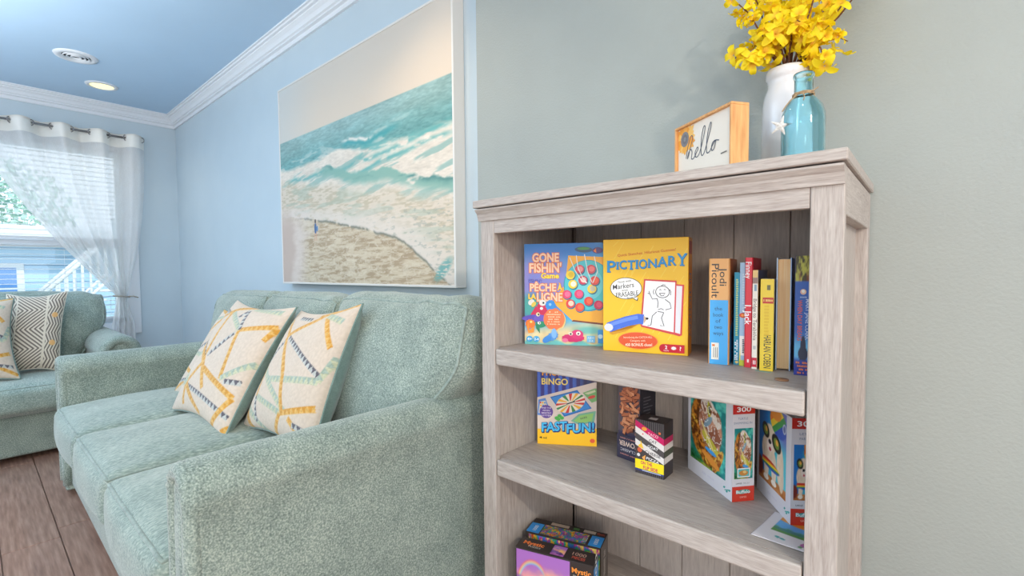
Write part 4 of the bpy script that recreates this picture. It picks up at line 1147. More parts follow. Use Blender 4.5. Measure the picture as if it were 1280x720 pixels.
for x_, y_ in ((0.33, 0.355), (0.38, 0.385), (0.42, 0.36), (0.36, 0.34)):
    fr.ell(x_, y_, 0.028, 0.024, C(72, 170, 74), wob=0.15)
fr.ell(0.155, 0.435, 0.088, 0.088, C(96, 66, 150), 32)
for i, t_ in enumerate(('FIND THE', 'HIDDEN', 'SMARTEST', 'LETTER')):
    fr.text(t_, 0.155, 0.485 - i * 0.034, 0.02, C(236, 226, 244), 0.17 if i != 1 else 0.12, 0.004)
for t_, x_, y_, w__ in (('FAST', 0.29, 0.245, 0.42), ('FUN!', 0.73, 0.245, 0.45)):
    fr.text(t_, x_ + 0.012, y_ - 0.010, 0.12, C(20, 50, 110), w__, 0.07, rot=0.10, shear=0.12)
    fr.text(t_, x_, y_, 0.12, C(70, 186, 236), w__, 0.025, rot=0.10, shear=0.12, outline=C(24, 64, 130), ow=0.035)
fr.text('BINGO', 0.30, 0.84, 0.085, C(250, 224, 110), 0.44, 0.02)
fr.text('PHONICS', 0.36, 0.955, 0.075, C(250, 170, 40), 0.54, 0.03)
fr.poly([(0.03, 0.085), (0.07, 0.105), (0.08, 0.075)], C(60, 50, 40)); fr.text('4-8', 0.13, 0.085, 0.026, C(90, 70, 30), 0.06, 0.01); fr.ell(0.93, 0.075, 0.032, 0.028, C(226, 90, 60), wob=0.1)
fr.build('cover_print', r)
sd.rect(0, 0, 1, 1, C(70, 60, 90)); sd.build('side_print', r)

# --- wooden block tower game
r, fr, sd, tp = game_box('board_game', 'tall dark box of stacking wooden blocks behind the card game', 'board game', -0.695, 1.274, S2 + 0.0005, -10.0, 0.078, 0.268, 0.075, C(66, 62, 78), 'board game boxes')
fr.rect(0, 0, 1, 1, C(70, 66, 92)); fr.rect(0.0, 0.30, 1, 1, C(92, 82, 92))
random.seed(11)
for i in range(95):
    x_, y_ = 0.22 + random.random() * 0.72, 0.32 + random.random() * 0.66
    if x_ < 0.35 and y_ > 0.75: continue
    a = random.choice([0.6, -0.7, 0.25, 1.2, -0.2]); l_ = 0.048; wd_ = 0.016
    p_ = [(-l_, -wd_), (l_, -wd_), (l_, wd_), (-l_, wd_)]
    col = random.choice([C(206, 132, 92), C(188, 110, 74), C(222, 152, 110), C(170, 96, 66)])
    q_ = [(min(max(x_ + (px * math.cos(a) - py * math.sin(a)) * 3.4, 0.01), 0.99), y_ + px * math.sin(a) + py * math.cos(a)) for px, py in p_]
    fr.poly([(x__ + 0.015, y__ - 0.008) for x__, y__ in q_ if True], C(120, 66, 50)); fr.poly(q_, col)
fr.rect(0.0, 0.0, 1, 0.27, C(58, 56, 78)); fr.marks(0.5, 0.055, 0.014, C(210, 140, 130), 0.7, 0, 14)
fr.text('TOWER', 0.54, 0.175, 0.055, C(240, 214, 196), 0.86, 0.02, rot=PI); fr.text('CLASSIC', 0.52, 0.105, 0.03, C(226, 222, 226), 0.7, 0.006, rot=PI); fr.marks(0.5, 0.235, 0.014, C(206, 140, 130), 0.7, 0, 16)
fr.build('cover_print', r)
sd.rect(0, 0, 1, 1, C(58, 56, 64)); sd.rect(0.28, 0.80, 0.68, 0.93, C(226, 226, 226))
for i in range(8): sd.rect(0.30 + i * 0.045, 0.82, 0.318 + i * 0.045, 0.91, C(70, 70, 74))
for i in range(9): sd.rect(0.2, 0.70 - i * 0.035, 0.2 + random.uniform(0.3, 0.6), 0.708 - i * 0.035, C(130, 126, 134))
sd.build('side_print', r)

# --- card game
r, fr, sd, tp = game_box('card_game', 'small striped card game box in front of the tower game', 'card game', -0.603, 1.202, S2 + 0.0005, 1.0, 0.082, 0.150, 0.060, C(62, 54, 52))
D_, Wt, Mg = C(54, 48, 50), C(232, 226, 222), C(206, 20, 96)
fr.rect(0, 0, 1, 1, D_)
for i in range(14): fr.rect(0.02 + i * 0.072, 0.0, 0.034 + i * 0.072, 1.0, C(112, 106, 106))
def band(t, col): fr.poly([(0, t), (1, t - 0.26), (1, t - 0.26 - 0.115), (0, t - 0.115)], col)
band(0.985, Mg); band(0.87, Wt); band(0.755, C(80, 74, 74)); band(0.64, Wt); band(0.525, C(70, 62, 62)); 
for i, (t_, c_) in enumerate((('TACO', C(250, 200, 210)), ('CAT', D_), ('GOAT', WHITE), ('CHEESE', D_), ('PIZZA', WHITE))):
    fr.text(t_, 0.62, 0.76 - i * 0.115, 0.052, c_, 0.09 * len(t_), 0.012, rot=-0.16)
fr.ell(0.32, 0.845, 0.05, 0.035, C(240, 160, 60)); fr.ell(0.25, 0.74, 0.045, 0.03, C(240, 232, 220)); fr.ell(0.27, 0.745, 0.014, 0.012, Mg)
fr.poly([(0.10, 0.50), (0.20, 0.62), (0.30, 0.47)], C(246, 200, 60)); fr.ell(0.14, 0.57, 0.03, 0.03, C(226, 226, 220)); fr.ell(0.16, 0.44, 0.045, 0.045, C(214, 96, 60)); fr.poly([(0.24, 0.31), (0.37, 0.37), (0.34, 0.25)], C(240, 170, 90)); fr.ell(0.12, 0.345, 0.03, 0.03, C(226, 226, 226)); fr.ell(0.85, 0.82, 0.025, 0.022, C(220, 110, 60))
fr.rect(0, 0.09, 1, 0.265, C(250, 226, 30)); fr.text('ON THE', 0.4, 0.215, 0.06, C(206, 20, 96), 0.4, 0.03); fr.text('FLIP SIDE', 0.54, 0.135, 0.06, C(206, 20, 96), 0.5, 0.03)
fr.rect(0, 0.055, 1, 0.09, C(60, 70, 130)); fr.rect(0.25, 0.066, 0.9, 0.079, C(206, 210, 230))
fr.build('cover_print', r)
sd.rect(0, 0, 1, 1, D_); sd.rect(0, 0.61, 1, 0.725, Mg); sd.rect(0, 0.50, 1, 0.61, Wt); sd.rect(0, 0.385, 1, 0.5, C(70, 74, 54)); sd.rect(0, 0.27, 1, 0.385, C(226, 222, 220)); sd.build('side_print', r)
tp.rect(0, 0, 1, 1, C(70, 60, 58)); tp.rect(0.35, 0.3, 0.62, 0.62, C(232, 220, 214)); tp.build('top_print', r)


# --- puzzle boxes with art
def turtle_img(nu=90, nv=120):
    u, v = uvgrid(nu, nv)
    n = fbm(u * 7, v * 9, 3); n_ = fbm(u * 18, v * 22, 4)
    im = mixc(rgb(20, 130, 130) + 0 * u[..., None], rgb(90, 205, 190), sstep(0.35, 0.7, fbm(u * 6, v * 11, 5)))
    im = mixc(im, rgb(30, 110, 60) + ((n_ - 0.5) * 0.5)[..., None], sstep(0.78, 0.95, v + 0.25 * (n - 0.5) - 0.2 * (u - 0.3)))
    im = mixc(im, rgb(190, 190, 60) + 0 * u[..., None], sstep(0.9, 1, v - 0.1 * u + 0.3 * (n - 0.5)) * 0.8)
    sh = np.maximum(blob(u, v, 0.30, 0.48, 0.30, 0.40, -0.12), blob(u, v, 0.50, 0.66, 0.36, 0.30, 0.4))
    shell = mixc(rgb(92, 50, 16) + 0 * u[..., None], rgb(210, 130, 40), sstep(0.3, 0.7, n_))
    shell = mixc(shell, rgb(226, 176, 60) + 0 * u[..., None], sstep(0.62, 0.74, fbm(u * 12 + v * 4, v * 12 - u * 8, 6)))
    im = mixc(im, shell, sh)
    bd = blob(u, v, 0.58, 0.42, 0.34, 0.30, 0.6)
    body = mixc(rgb(150, 92, 66) + 0 * u[..., None], rgb(214, 160, 130), sstep(0.3, 0.7, n)) 
    im = mixc(im, body, bd)
    im = mixc(im, rgb(206, 200, 60) + 0 * u[..., None], blob(u, v, 0.62, 0.66, 0.30, 0.07, 0.45) * 0.9)
    im = mixc(im, rgb(240, 224, 150) + 0 * u[..., None], blob(u, v, 0.50, 0.56, 0.26, 0.025, 0.75) * 0.9)
    fl_ = blob(u, v, 0.80, 0.83, 0.22, 0.075, -0.9)
    im = mixc(im, mixc(rgb(150, 80, 30) + 0 * u[..., None], rgb(230, 180, 80), sstep(0.35, 0.6, fbm(u * 22, v * 22, 8))), fl_)
    im = mixc(im, rgb(230, 150, 60) + 0 * u[..., None], blob(u, v, 0.60, 0.86, 0.26, 0.05, 0.25))
    im = mixc(im, rgb(60, 160, 230) + 0 * u[..., None], blob(u, v, 0.60, 0.75, 0.16, 0.03, 0.12))
    hd = np.maximum(blob(u, v, 0.52, 0.18, 0.22, 0.13, 0.3), blob(u, v, 0.74, 0.27, 0.16, 0.10, 0.6))
    im = mixc(im, mixc(rgb(236, 222, 206) + 0 * u[..., None], rgb(150, 90, 60), sstep(0.5, 0.62, fbm(u * 14, v * 14, 9))), hd)
    im = mixc(im, rgb(196, 190, 50) + 0 * u[..., None], blob(u, v, 0.545, 0.20, 0.045, 0.11, -0.2))
    im = mixc(im, rgb(30, 50, 30) + 0 * u[..., None], blob(u, v, 0.56, 0.19, 0.02, 0.06, -0.3))
    im = mixc(im, rgb(130, 170, 190) + 0 * u[..., None], blob(u, v, 0.52, 0.37, 0.14, 0.05, -0.6) * 0.9)
    im = mixc(im, rgb(240, 240, 236) + 0 * u[..., None], (np.abs(fbm(u * 9, v * 9, 12) - 0.5) < 0.02) * np.maximum(hd, bd))
    return im


def dog_img(nu=90, nv=120):
    u, v = uvgrid(nu, nv)
    n = fbm(u * 8, v * 8, 3)
    im = mixc(rgb(30, 120, 200) + 0 * u[..., None], rgb(80, 200, 215), sstep(0.3, 0.75, u + 0.3 * (n - 0.5) + 0.2 * v))
    im = mixc(im, rgb(110, 120, 200) + 0 * u[..., None], blob(u, v, 0.95, 0.15, 0.3, 0.25, soft=0.5))
    im = mixc(im, rgb(190, 120, 60) + ((n - 0.5) * 0.3)[..., None], sstep(0.86, 0.88, v - 0.02 * u))
    im = mixc(im, rgb(120, 40, 30) + 0 * u[..., None], blob(u, v, 0.03, 0.84, 0.14, 0.12, soft=0.2))
    cr = rgb(238, 216, 190) + ((fbm(u * 20, v * 10, 5) - 0.5) * 0.14)[..., None]
    for q in ((0.36, 0.58, 0.24, 0.20, 0.15), (0.30, 0.78, 0.09, 0.18, 0), (0.58, 0.76, 0.09, 0.20, 0), (0.80, 0.66, 0.12, 0.24, 0), (0.45, 0.40, 0.24, 0.16, 0.2), (0.85, 0.8, 0.08, 0.16, 0)):
        im = mixc(im, cr, blob(u, v, *q))
    rb = [rgb(214, 40, 40), rgb(240, 130, 40), rgb(246, 210, 60), rgb(70, 160, 80), rgb(60, 90, 190)]
    for m_, t in ((blob(u, v, 0.42, 0.74, 0.36, 0.055, 0.06) * sstep(0.12, 0.15, u), (v - 0.685) / 0.11), (blob(u, v, 0.72, 0.16, 0.30, 0.17, 0.15), ((u - 0.42) * 0.5 + (v - 0.0)) / 0.48)):
        k = np.clip((t * 5).astype(int), 0, 4); im = mixc(im, np.array(rb)[k], m_)
    im = mixc(im, rgb(238, 150, 60) + 0 * u[..., None], blob(u, v, 0.62, 0.05, 0.2, 0.09, 0.1))
    for q in ((0.26, 0.34, 0.14, 0.09), (0.66, 0.42, 0.17, 0.10)):
        im = mixc(im, rgb(34, 34, 30) + 0 * u[..., None], blob(u, v, q[0], q[1], q[2], q[3], 0.25))
        im = mixc(im, rgb(120, 150, 60) + 0 * u[..., None], blob(u, v, q[0], q[1], q[2] * 0.6, q[3] * 0.6, 0.25)); im = mixc(im, rgb(236, 170, 70) + 0 * u[..., None], blob(u, v, q[0] + 0.02, q[1] - 0.015, q[2] * 0.3, q[3] * 0.35, 0.25))
    im = mixc(im, rgb(246, 226, 214) + 0 * u[..., None], blob(u, v, 0.42, 0.50, 0.12, 0.08)); im = mixc(im, rgb(40, 34, 40) + 0 * u[..., None], blob(u, v, 0.42, 0.455, 0.055, 0.03)); im = mixc(im, rgb(206, 80, 90) + 0 * u[..., None], blob(u, v, 0.43, 0.545, 0.045, 0.025))
    im = mixc(im, rgb(190, 200, 220) + 0 * u[..., None], blob(u, v, 0.93, 0.18, 0.06, 0.06)); im = mixc(im, rgb(100, 110, 170) + 0 * u[..., None], blob(u, v, 0.93, 0.18, 0.035, 0.04))
    im = mixc(im, rgb(250, 240, 226) + 0 * u[..., None], np.maximum(blob(u, v, 0.29, 0.93, 0.10, 0.035), blob(u, v, 0.58, 0.93, 0.10, 0.035)))
    return im


LG, REDO, TEAL = C(222, 220, 226), C(214, 60, 40), C(40, 160, 150)


def logo(p, x, y, s):
    for dx, dy, rt in ((-0.022, 0.006, 0.5), (0.0, -0.012, 0.5), (0.022, 0.006, 0.5)):
        p.ell(x + dx * s * 1.6, y + dy * s, 0.016 * s, 0.009 * s, TEAL, 4, rt)
    p.stroke([(x - 0.03 * s, y - 0.012 * s), (x + 0.04 * s, y + 0.012 * s)], 0.006 * s, TEAL)


def puzzle(label, x, y, z, deg, w_, im, name_lines):
    r, fr, sd, tp = game_box('jigsaw_puzzle', label, 'puzzle', x, y, z, deg, w_, 0.237, 0.058, C(226, 224, 228), 'jigsaw puzzle boxes')
    h_ = 0.237
    art('cover_art', im, (0.07 * w_, 0, 0.17 * h_), (1, 0, 0), (0, 0, 1), 0.80 * w_, 0.82 * h_, r, off=0.0006)
    fr.rect(0, 0, 1, 1, LG)
    logo(fr, 0.90, 0.09, 1.5)
    fr.text('300', 0.40, 0.085, 0.028, C(200, 196, 214), 0.10); fr.text('PIECES', 0.56, 0.085, 0.016, C(200, 196, 214), 0.14)
    fr.z = 0.0001; fr.build('cover_print', r)
    sd.rect(0, 0, 1, 1, LG); sd.rect(0, 0, 1, 0.155, REDO); sd.rect(0, 0.90, 1, 1, C(200, 44, 34))
    sd.text('300', 0.5, 0.95, 0.05, WHITE, 0.62, 0.02)
    for i, t_ in enumerate(name_lines): sd.text(t_, 0.46, 0.855 - i * 0.045, 0.024, C(120, 140, 170), 0.075 * len(t_))
    sd.text('LARGE', 0.30, 0.188, 0.016, C(60, 60, 70), 0.26, 0.01); sd.text('PIECES', 0.64, 0.188, 0.016, C(150, 150, 160), 0.28)
    sd.ell(0.5, 0.10, 0.07, 0.022, TEAL, 20, 0.1); sd.text('Buffalo', 0.5, 0.10, 0.034, WHITE, 0.62, 0.014, outline=TEAL, ow=0.05); sd.text('GAMES', 0.5, 0.045, 0.018, C(250, 210, 190), 0.3)
    sd.build('side_print', r)
    art('side_art', im[::2, ::2], (w_, 0.08 * 0.058, 0.235 * h_), (0, 1, 0), (0, 0, 1), 0.84 * 0.058, 0.52 * h_, r, off=0.0006)
    return r


r = puzzle('white and red puzzle box with a sea turtle picture', -0.502, 1.322, S2 + 0.0005, -39.8, 0.203, turtle_img(), ('TURTLE', 'SWIMMING IN'))
ins = Print((0.203, 0, 0), (0, 1, 0), (0, 0, 1), 0.058, 0.237, 0.0012)
ins.rect(0.22, 0.25, 0.80, 0.345, WHITE); ins.rect(0.26, 0.26, 0.76, 0.335, C(90, 190, 190)); ins.ell(0.5, 0.295, 0.05, 0.028, C(206, 140, 60)); ins.ell(0.55, 0.305, 0.02, 0.014, C(230, 200, 130)); ins.build('inset_picture', r)
puzzle('white and red puzzle box with a small dog wearing a rainbow hat', -0.321, 1.313, S2 + 0.0012, -54.9, 0.181, dog_img(), ('LET\'S', 'PARTY'))

# puzzle sheet lying on the shelf
sh_ = root('puzzle_poster', 'white picture sheet lying flat at the shelf edge under the dog puzzle', 'poster', (-0.215, 1.11, S2 + 0.0002))
c4 = [(-0.272, 1.068), (-0.168, 1.063), (-0.150, 1.19), (-0.256, 1.208)]
c4 = [np.array((a + 0.215, b_ - 1.11)) for a, b_ in c4]
u, v = uvgrid(60, 50)
g = (1 - u)[..., None] * (1 - v)[..., None] * c4[3] + u[..., None] * (1 - v)[..., None] * c4[2] + u[..., None] * v[..., None] * c4[1] + (1 - u)[..., None] * v[..., None] * c4[0]
hgt = 0.0005 + 0.0035 * np.exp(-((v - 0.98) / 0.25) ** 2) * (0.4 + 0.6 * u)
n = fbm(u * 9, v * 9, 3)
im = rgb(226, 220, 222) + 0 * u[..., None]
sc = mixc(rgb(90, 170, 226) + 0 * u[..., None], rgb(70, 140, 60), sstep(0.40, 0.5, v + 0.12 * (n - 0.5)))
sc = mixc(sc, rgb(230, 150, 50) + 0 * u[..., None], blob(u, v, 0.45, 0.16, 0.4, 0.10, 0.15)); sc = mixc(sc, rgb(40, 120, 140) + 0 * u[..., None], blob(u, v, 0.5, 0.5, 0.3, 0.05) * 0.7)
im = mixc(im, sc, (u > 0.2) * (v < 0.62) * 1.0)
im = mixc(im, rgb(50, 160, 160) + 0 * u[..., None], np.maximum(blob(u, v, 0.40, 0.80, 0.05, 0.035, 0.6), blob(u, v, 0.50, 0.82, 0.06, 0.03, 0.4)))
im = mixc(im, rgb(170, 90, 150) + 0 * u[..., None], blob(u, v, 0.86, 0.80, 0.05, 0.09)); im = mixc(im, rgb(90, 150, 90) + 0 * u[..., None], blob(u, v, 0.84, 0.9, 0.04, 0.03))
pts = np.concatenate([g, hgt[..., None]], 2)
o = link('sheet', grid_mesh('sheet', pts[::-1], im[::-1]), M_PRINT, sh_)
md = o.modifiers.new('thick', 'SOLIDIFY'); md.thickness = 0.0004; md.offset = 1


# --- two 1000 piece puzzles on the lowest shelf
def sunset_img():
    u, v = uvgrid(110, 80)
    n = fbm(u * 6, v * 8, 3)
    im = mixc(rgb(170, 110, 190) + 0 * u[..., None], rgb(250, 170, 150), sstep(0.2, 0.6, v + 0.3 * (n - 0.5)))
    im = mixc(im, rgb(255, 206, 110) + 0 * u[..., None], np.exp(-(((u - 0.68) / 0.22) ** 2 + ((v - 0.5) / 0.16) ** 2)))
    d_ = np.hypot((u - 0.32) / 0.30, (v - 0.62) / 0.46)
    for i, c in enumerate((rgb(236, 110, 110), rgb(246, 190, 110), rgb(210, 230, 140), rgb(130, 190, 230))):
        im = mixc(im, c + 0 * u[..., None], np.exp(-((d_ - (1.03 - 0.05 * i)) / 0.03) ** 2) * 0.7 * (1 - sstep(0.45, 0.6, u)))
    im = mixc(im, rgb(110, 70, 140) + ((n - 0.5) * 0.5)[..., None], sstep(0.52, 0.62, v + 0.2 * (fbm(u * 9, v * 3, 6) - 0.5) - 0.25 * u + 0.12))
    im = mixc(im, rgb(226, 120, 190) + 0 * u[..., None], sstep(0.75, 0.9, v + 0.3 * (n - 0.5)) * 0.6)
    return im


KB = C(56, 48, 46)
r, fr, sd, tp = game_box('jigsaw_puzzle', 'dark brown puzzle box with a pink rainbow sunset, in front', 'puzzle', -0.909, 1.042, S3 + 0.0005, 16.7, 0.237, 0.18, 0.058, KB, 'thousand piece puzzle boxes')
si = sunset_img()
art('cover_art', si, (0.004, 0, 0.008), (1, 0, 0), (0, 0, 1), 0.165, 0.168, r)
fr.text('Mystic', 0.855, 0.86, 0.085, C(246, 150, 60), 0.23, 0.02); fr.text('PUZZLE', 0.855, 0.76, 0.05, C(200, 190, 180), 0.2); fr.text('1000', 0.855, 0.5, 0.09, WHITE, 0.2, 0.01); fr.build('cover_print', r)
tp.rect(0, 0, 1, 1, KB); tp.text('Mystic', 0.20, 0.60, 0.30, C(246, 130, 60), 0.27, 0.03); tp.text('PUZZLE', 0.23, 0.32, 0.13, C(206, 200, 196), 0.16, 0.01)
tp.text('1000', 0.79, 0.62, 0.26, C(200, 160, 140), 0.17, 0.008); tp.text('PIECES', 0.80, 0.30, 0.22, C(214, 90, 70), 0.16, 0.02)
tp.build('top_print', r); art('top_art', si[::3, ::3], (0.45 * 0.237, 0.005, 0.18), (1, 0, 0), (0, 1, 0), 0.17 * 0.237, 0.048, r, off=0.0009)
sd.rect(0, 0, 1, 1, KB); sd.rect(0.05, 0.66, 0.95, 0.93, C(60, 150, 220)); sd.text('1000', 0.5, 0.80, 0.12, WHITE, 0.6, 0.01, rot=PI / 2); sd.rect(0.05, 0.40, 0.95, 0.62, C(190, 80, 50)); sd.build('side_print', r)

u, v = uvgrid(110, 30)
hs_ = fbm(u * 10, v * 4, 21)
mos = np.array([rgb(226, 60, 60), rgb(246, 180, 50), rgb(60, 170, 90), rgb(60, 110, 200), rgb(200, 60, 140), rgb(250, 220, 110)])[np.clip((fbm(u * 18, v * 6, 22) * 9 - 1.5).astype(int), 0, 5)] * (0.6 + 0.6 * hs_)[..., None]
r, fr, sd, tp = game_box('jigsaw_puzzle', 'colourful puzzle box with blue end labels, behind the sunset puzzle', 'puzzle', -0.938, 1.127, S3 + 0.0005, 16.8, 0.239, 0.18, 0.088, C(50, 42, 38), 'thousand piece puzzle boxes')
art('cover_art', mos, (0.01, 0, 0.02), (1, 0, 0), (0, 0, 1), 0.225, 0.155, r)
art('top_art', mos[:, ::-1], (0.045, 0.004, 0.18), (1, 0, 0), (0, 1, 0), 0.145, 0.055, r)
tp.rect(0, 0.02, 0.175, 0.66, C(46, 150, 226)); tp.text('1000', 0.09, 0.34, 0.14, WHITE, 0.34, 0.01, rot=PI / 2); tp.rect(0.83, 0.02, 0.99, 0.66, C(46, 150, 226)); tp.text('1000', 0.91, 0.34, 0.14, WHITE, 0.34, 0.01, rot=PI / 2)
tp.rect(0.25, 0.74, 0.5, 0.92, C(190, 170, 150)); tp.rect(0.56, 0.76, 0.64, 0.9, C(80, 130, 70)); tp.rect(0.70, 0.74, 0.86, 0.92, C(200, 180, 160)); tp.text('Mystic', 0.93, 0.84, 0.14, C(200, 80, 50), 0.10, 0.02); tp.text('PUZZLE', 0.765, 0.3, 0.16, C(200, 200, 200), 0.28, 0.01, rot=PI / 2)
tp.build('top_print', r)
sd.rect(0, 0, 1, 1, C(96, 86, 80)); sd.marks(0.5, 0.6, 0.12, C(190, 184, 176), 0.5, PI / 2, 14); sd.build('side_print', r)


# ------------------------------------------------------------------ books on the top shelf (spines to the front)
def book(label, x, y, deg, t_, h_, d_, col, hard=True, pages=None, group='books on the top shelf', lean=0.0, name='book', spine_in=False):
    r = root(name, label, 'book', (x, y, S1 + 0.0004), math.radians(deg), group)
    if lean: r.rotation_euler = (0, lean, math.radians(deg))
    ov = 0.003 if hard else 0.0
    bt = 0.0022 if hard else 0.0006
    bm = bmesh.new()
    # cover: two boards and a rounded spine as one folded sheet
    rr = min(t_ * 0.25, 0.006) if hard else min(t_ * 0.12, 0.002)
    out = [(0, d_), (0, rr)] + [(rr - rr * math.cos(a), rr - rr * math.sin(a)) for a in np.linspace(0.3, PI / 2, 4)] + [(t_ - rr + rr * math.sin(a), rr - rr * math.cos(a)) for a in np.linspace(0, PI / 2 - 0.3, 4)] + [(t_, rr), (t_, d_)]
    inn = [(bt, d_), (bt, rr + bt)] + [(rr - (rr - bt * 0.5) * math.cos(a), rr + bt * 0.6 - (rr - bt * 0.5) * math.sin(a)) for a in np.linspace(0.3, PI / 2, 4)] + [(t_ - rr + (rr - bt * 0.5) * math.sin(a), rr + bt * 0.6 - (rr - bt * 0.5) * math.cos(a)) for a in np.linspace(0, PI / 2 - 0.3, 4)] + [(t_ - bt, rr + bt), (t_ - bt, d_)]
    n = len(out)
    V = [[bm.verts.new((px, py, z)) for px, py in q] for z in (0, h_) for q in (out, inn)]
    for i in range(n - 1):
        bm.faces.new((V[0][i], V[0][i + 1], V[2][i + 1], V[2][i])); bm.faces.new((V[1][i + 1], V[1][i], V[3][i], V[3][i + 1]))
        bm.faces.new((V[0][i + 1], V[0][i], V[1][i], V[1][i + 1])); bm.faces.new((V[2][i], V[2][i + 1], V[3][i + 1], V[3][i]))
    for i in (0, n - 1):
        bm.faces.new((V[0][i], V[1][i], V[3][i], V[2][i]))
    bmesh.ops.recalc_face_normals(bm, faces=bm.faces)
    link('cover', bm_mesh('cover', bm), card(col, 0.45), r)
    box('pages', bt + 0.0003, t_ - bt - 0.0003, rr + bt + 0.001, d_ - ov - 0.001, ov, h_ - ov, pages or M_PAGES_W, r)
    e = 0.0004 if not hard else rr * 0.55
    sp = Print((e, -0.0002, 0), (1, 0, 0), (0, 0, 1), t_ - 2 * e, h_, 0.0002)
    sd = Print((t_, rr, 0), (0, 1, 0), (0, 0, 1), d_ - rr, h_, 0.0002)
    return r, sp, sd


# thick novel, orange over blue
r, sp, sd = book('thick orange and blue hardback novel at the left end of the books', -0.401, 1.178, 11, 0.047, 0.254, 0.165, C(236, 176, 110))
BLU = C(70, 170, 232)
sp.rect(0, 0, 1, 0.61, BLU)
sp.text('Jodi', 0.73, 0.83, 0.062, C(66, 60, 56), 0.17, 0.006, rot=-PI / 2)
sp.text('Picoult', 0.30, 0.79, 0.066, C(66, 60, 56), 0.32, 0.006, rot=-PI / 2)
for i, t_ in enumerate(('the', 'book', 'of', 'two', 'ways')): sp.text(t_, 0.47, 0.53 - i * 0.058, 0.036, C(40, 80, 120), 0.14 * len(t_), 0.002)
sp.rect(0.10, 0.045, 0.52, 0.205, C(238, 232, 220)); sp.rect(0.15, 0.17, 0.30, 0.19, C(226, 130, 60))
for i in range(3): sp.rect(0.22 + 0.10 * i, 0.065, 0.25 + 0.10 * i, 0.16, C(70, 70, 74))
sp.build('spine_print', r)
sd.rect(0, 0, 1, 1, C(222, 120, 60)); sd.poly([(0, 0), (1, 0), (1, 0.75), (0.32, 0.42), (0, 0.30)], BLU); sd.poly([(0, 0.60), (0.16, 0.44), (0.30, 0.42), (0, 0.30), (0, 0.55)], C(214, 90, 40)); sd.poly([(0.02, 0.62), (0.26, 0.42), (0.30, 0.44), (0.05, 0.66)], C(150, 150, 130)); sd.rect(0.15, 0.5, 0.19, 0.66, C(40, 50, 60)); sd.build('cover_print', r)

r, sp, sd = book('thin teal paperback next to the thick orange and blue novel', -0.3500, 1.204, 8, 0.0125, 0.221, 0.14, C(18, 140, 170), False)
sp.rect(0, 0, 1, 1, C(18, 142, 172)); sp.marks(0.5, 0.62, 0.024, C(190, 210, 130), 0.62, -PI / 2, 26); sp.marks(0.62, 0.17, 0.016, WHITE, 0.24, -PI / 2, 14); sp.marks(0.30, 0.15, 0.016, WHITE, 0.2, -PI / 2, 10); sp.ell(0.6, 0.03, 0.016, 0.014, C(230, 200, 120)); sp.build('spine_print', r)
r, sp, sd = book('pale blue paperback with an orange dot on the spine', -0.3365, 1.2, 8, 0.0125, 0.244, 0.15, C(150, 184, 214), False)
sp.rect(0, 0, 1, 1, C(156, 188, 214)); sp.marks(0.62, 0.72, 0.022, C(186, 206, 222), 0.40, -PI / 2, 16); sp.ell(0.6, 0.49, 0.032, 0.024, C(206, 70, 30)); sp.ell(0.6, 0.49, 0.016, 0.012, C(240, 150, 60))
sp.rect(0.05, 0.10, 0.96, 0.29, C(232, 230, 224)); sp.marks(0.72, 0.19, 0.022, C(60, 64, 80), 0.14, -PI / 2, 8); sp.rect(0, 0, 0.95, 0.055, C(190, 200, 60)); sp.poly([(0, 0.05), (0.2, 0.2), (0.25, 0.05)], C(226, 214, 70)); sp.build('spine_print', r)
r, sp, sd = book('red hardback titled in white', -0.322, 1.187, 8, 0.0170, 0.255, 0.165, C(206, 34, 52))
sp.rect(0, 0, 1, 1, C(216, 44, 60)); sp.text('Finney', 0.45, 0.885, 0.05, WHITE, 0.15, 0.004, rot=-PI / 2); sp.text('I, Jack', 0.42, 0.48, 0.055, WHITE, 0.175, 0.012, rot=-PI / 2); sp.rect(0.35, 0.045, 0.66, 0.075, C(246, 226, 226)); sp.build('spine_print', r)
r, sp, sd = book('thin white paperback against the red hardback', -0.3030, 1.178, 6, 0.0110, 0.226, 0.15, C(236, 226, 214), False)
sp.rect(0, 0, 1, 1, C(238, 230, 218)); sp.rect(0, 0.925, 1, 1, C(226, 190, 120)); sp.rect(0, 0.865, 1, 0.925, C(150, 120, 110)); sp.rect(0.3, 0.79, 0.8, 0.855, C(130, 160, 180)); sp.text('Bridge to Terabithia', 0.55, 0.50, 0.034, C(110, 80, 74), 0.42, 0.003, rot=-PI / 2); sp.rect(0.2, 0.20, 0.75, 0.235, C(190, 190, 190)); sp.rect(0, 0.02, 1, 0.115, C(206, 30, 60)); sp.text('III', 0.5, 0.068, 0.04, WHITE, 0.5, 0.02); sp.build('spine_print', r)
u, v = uvgrid(50, 60)
mi = mixc(rgb(120, 104, 92) + 0 * u[..., None], rgb(196, 164, 120), sstep(0.3, 0.7, fbm(u * 6, v * 10, 5))); mi = mixc(mi, rgb(80, 90, 130) + 0 * u[..., None], (1 - sstep(0.06, 0.14, v)) * 0.8); mi = mixc(mi, rgb(206, 150, 90) + 0 * u[..., None], (np.abs(v - 0.16) < 0.04) * 0.8)
art('cover_art', mi, (0.011, 0.002, 0), (0, 1, 0), (0, 0, 1), 0.145, 0.226, r, off=0.0003)
r, sp, sd = book('yellow paperback with the author name in black capitals', -0.2845, 1.170, 10, 0.0270, 0.206, 0.105, C(240, 206, 50), False)
sp.rect(0, 0, 1, 1, C(242, 208, 56)); sp.rect(0.48, 0.88, 0.74, 0.935, C(110, 104, 60)); sp.rect(0.16, 0.735, 0.98, 0.80, C(196, 50, 36)); sp.marks(0.57, 0.767, 0.026, C(250, 214, 120), 0.70, 0, 9)
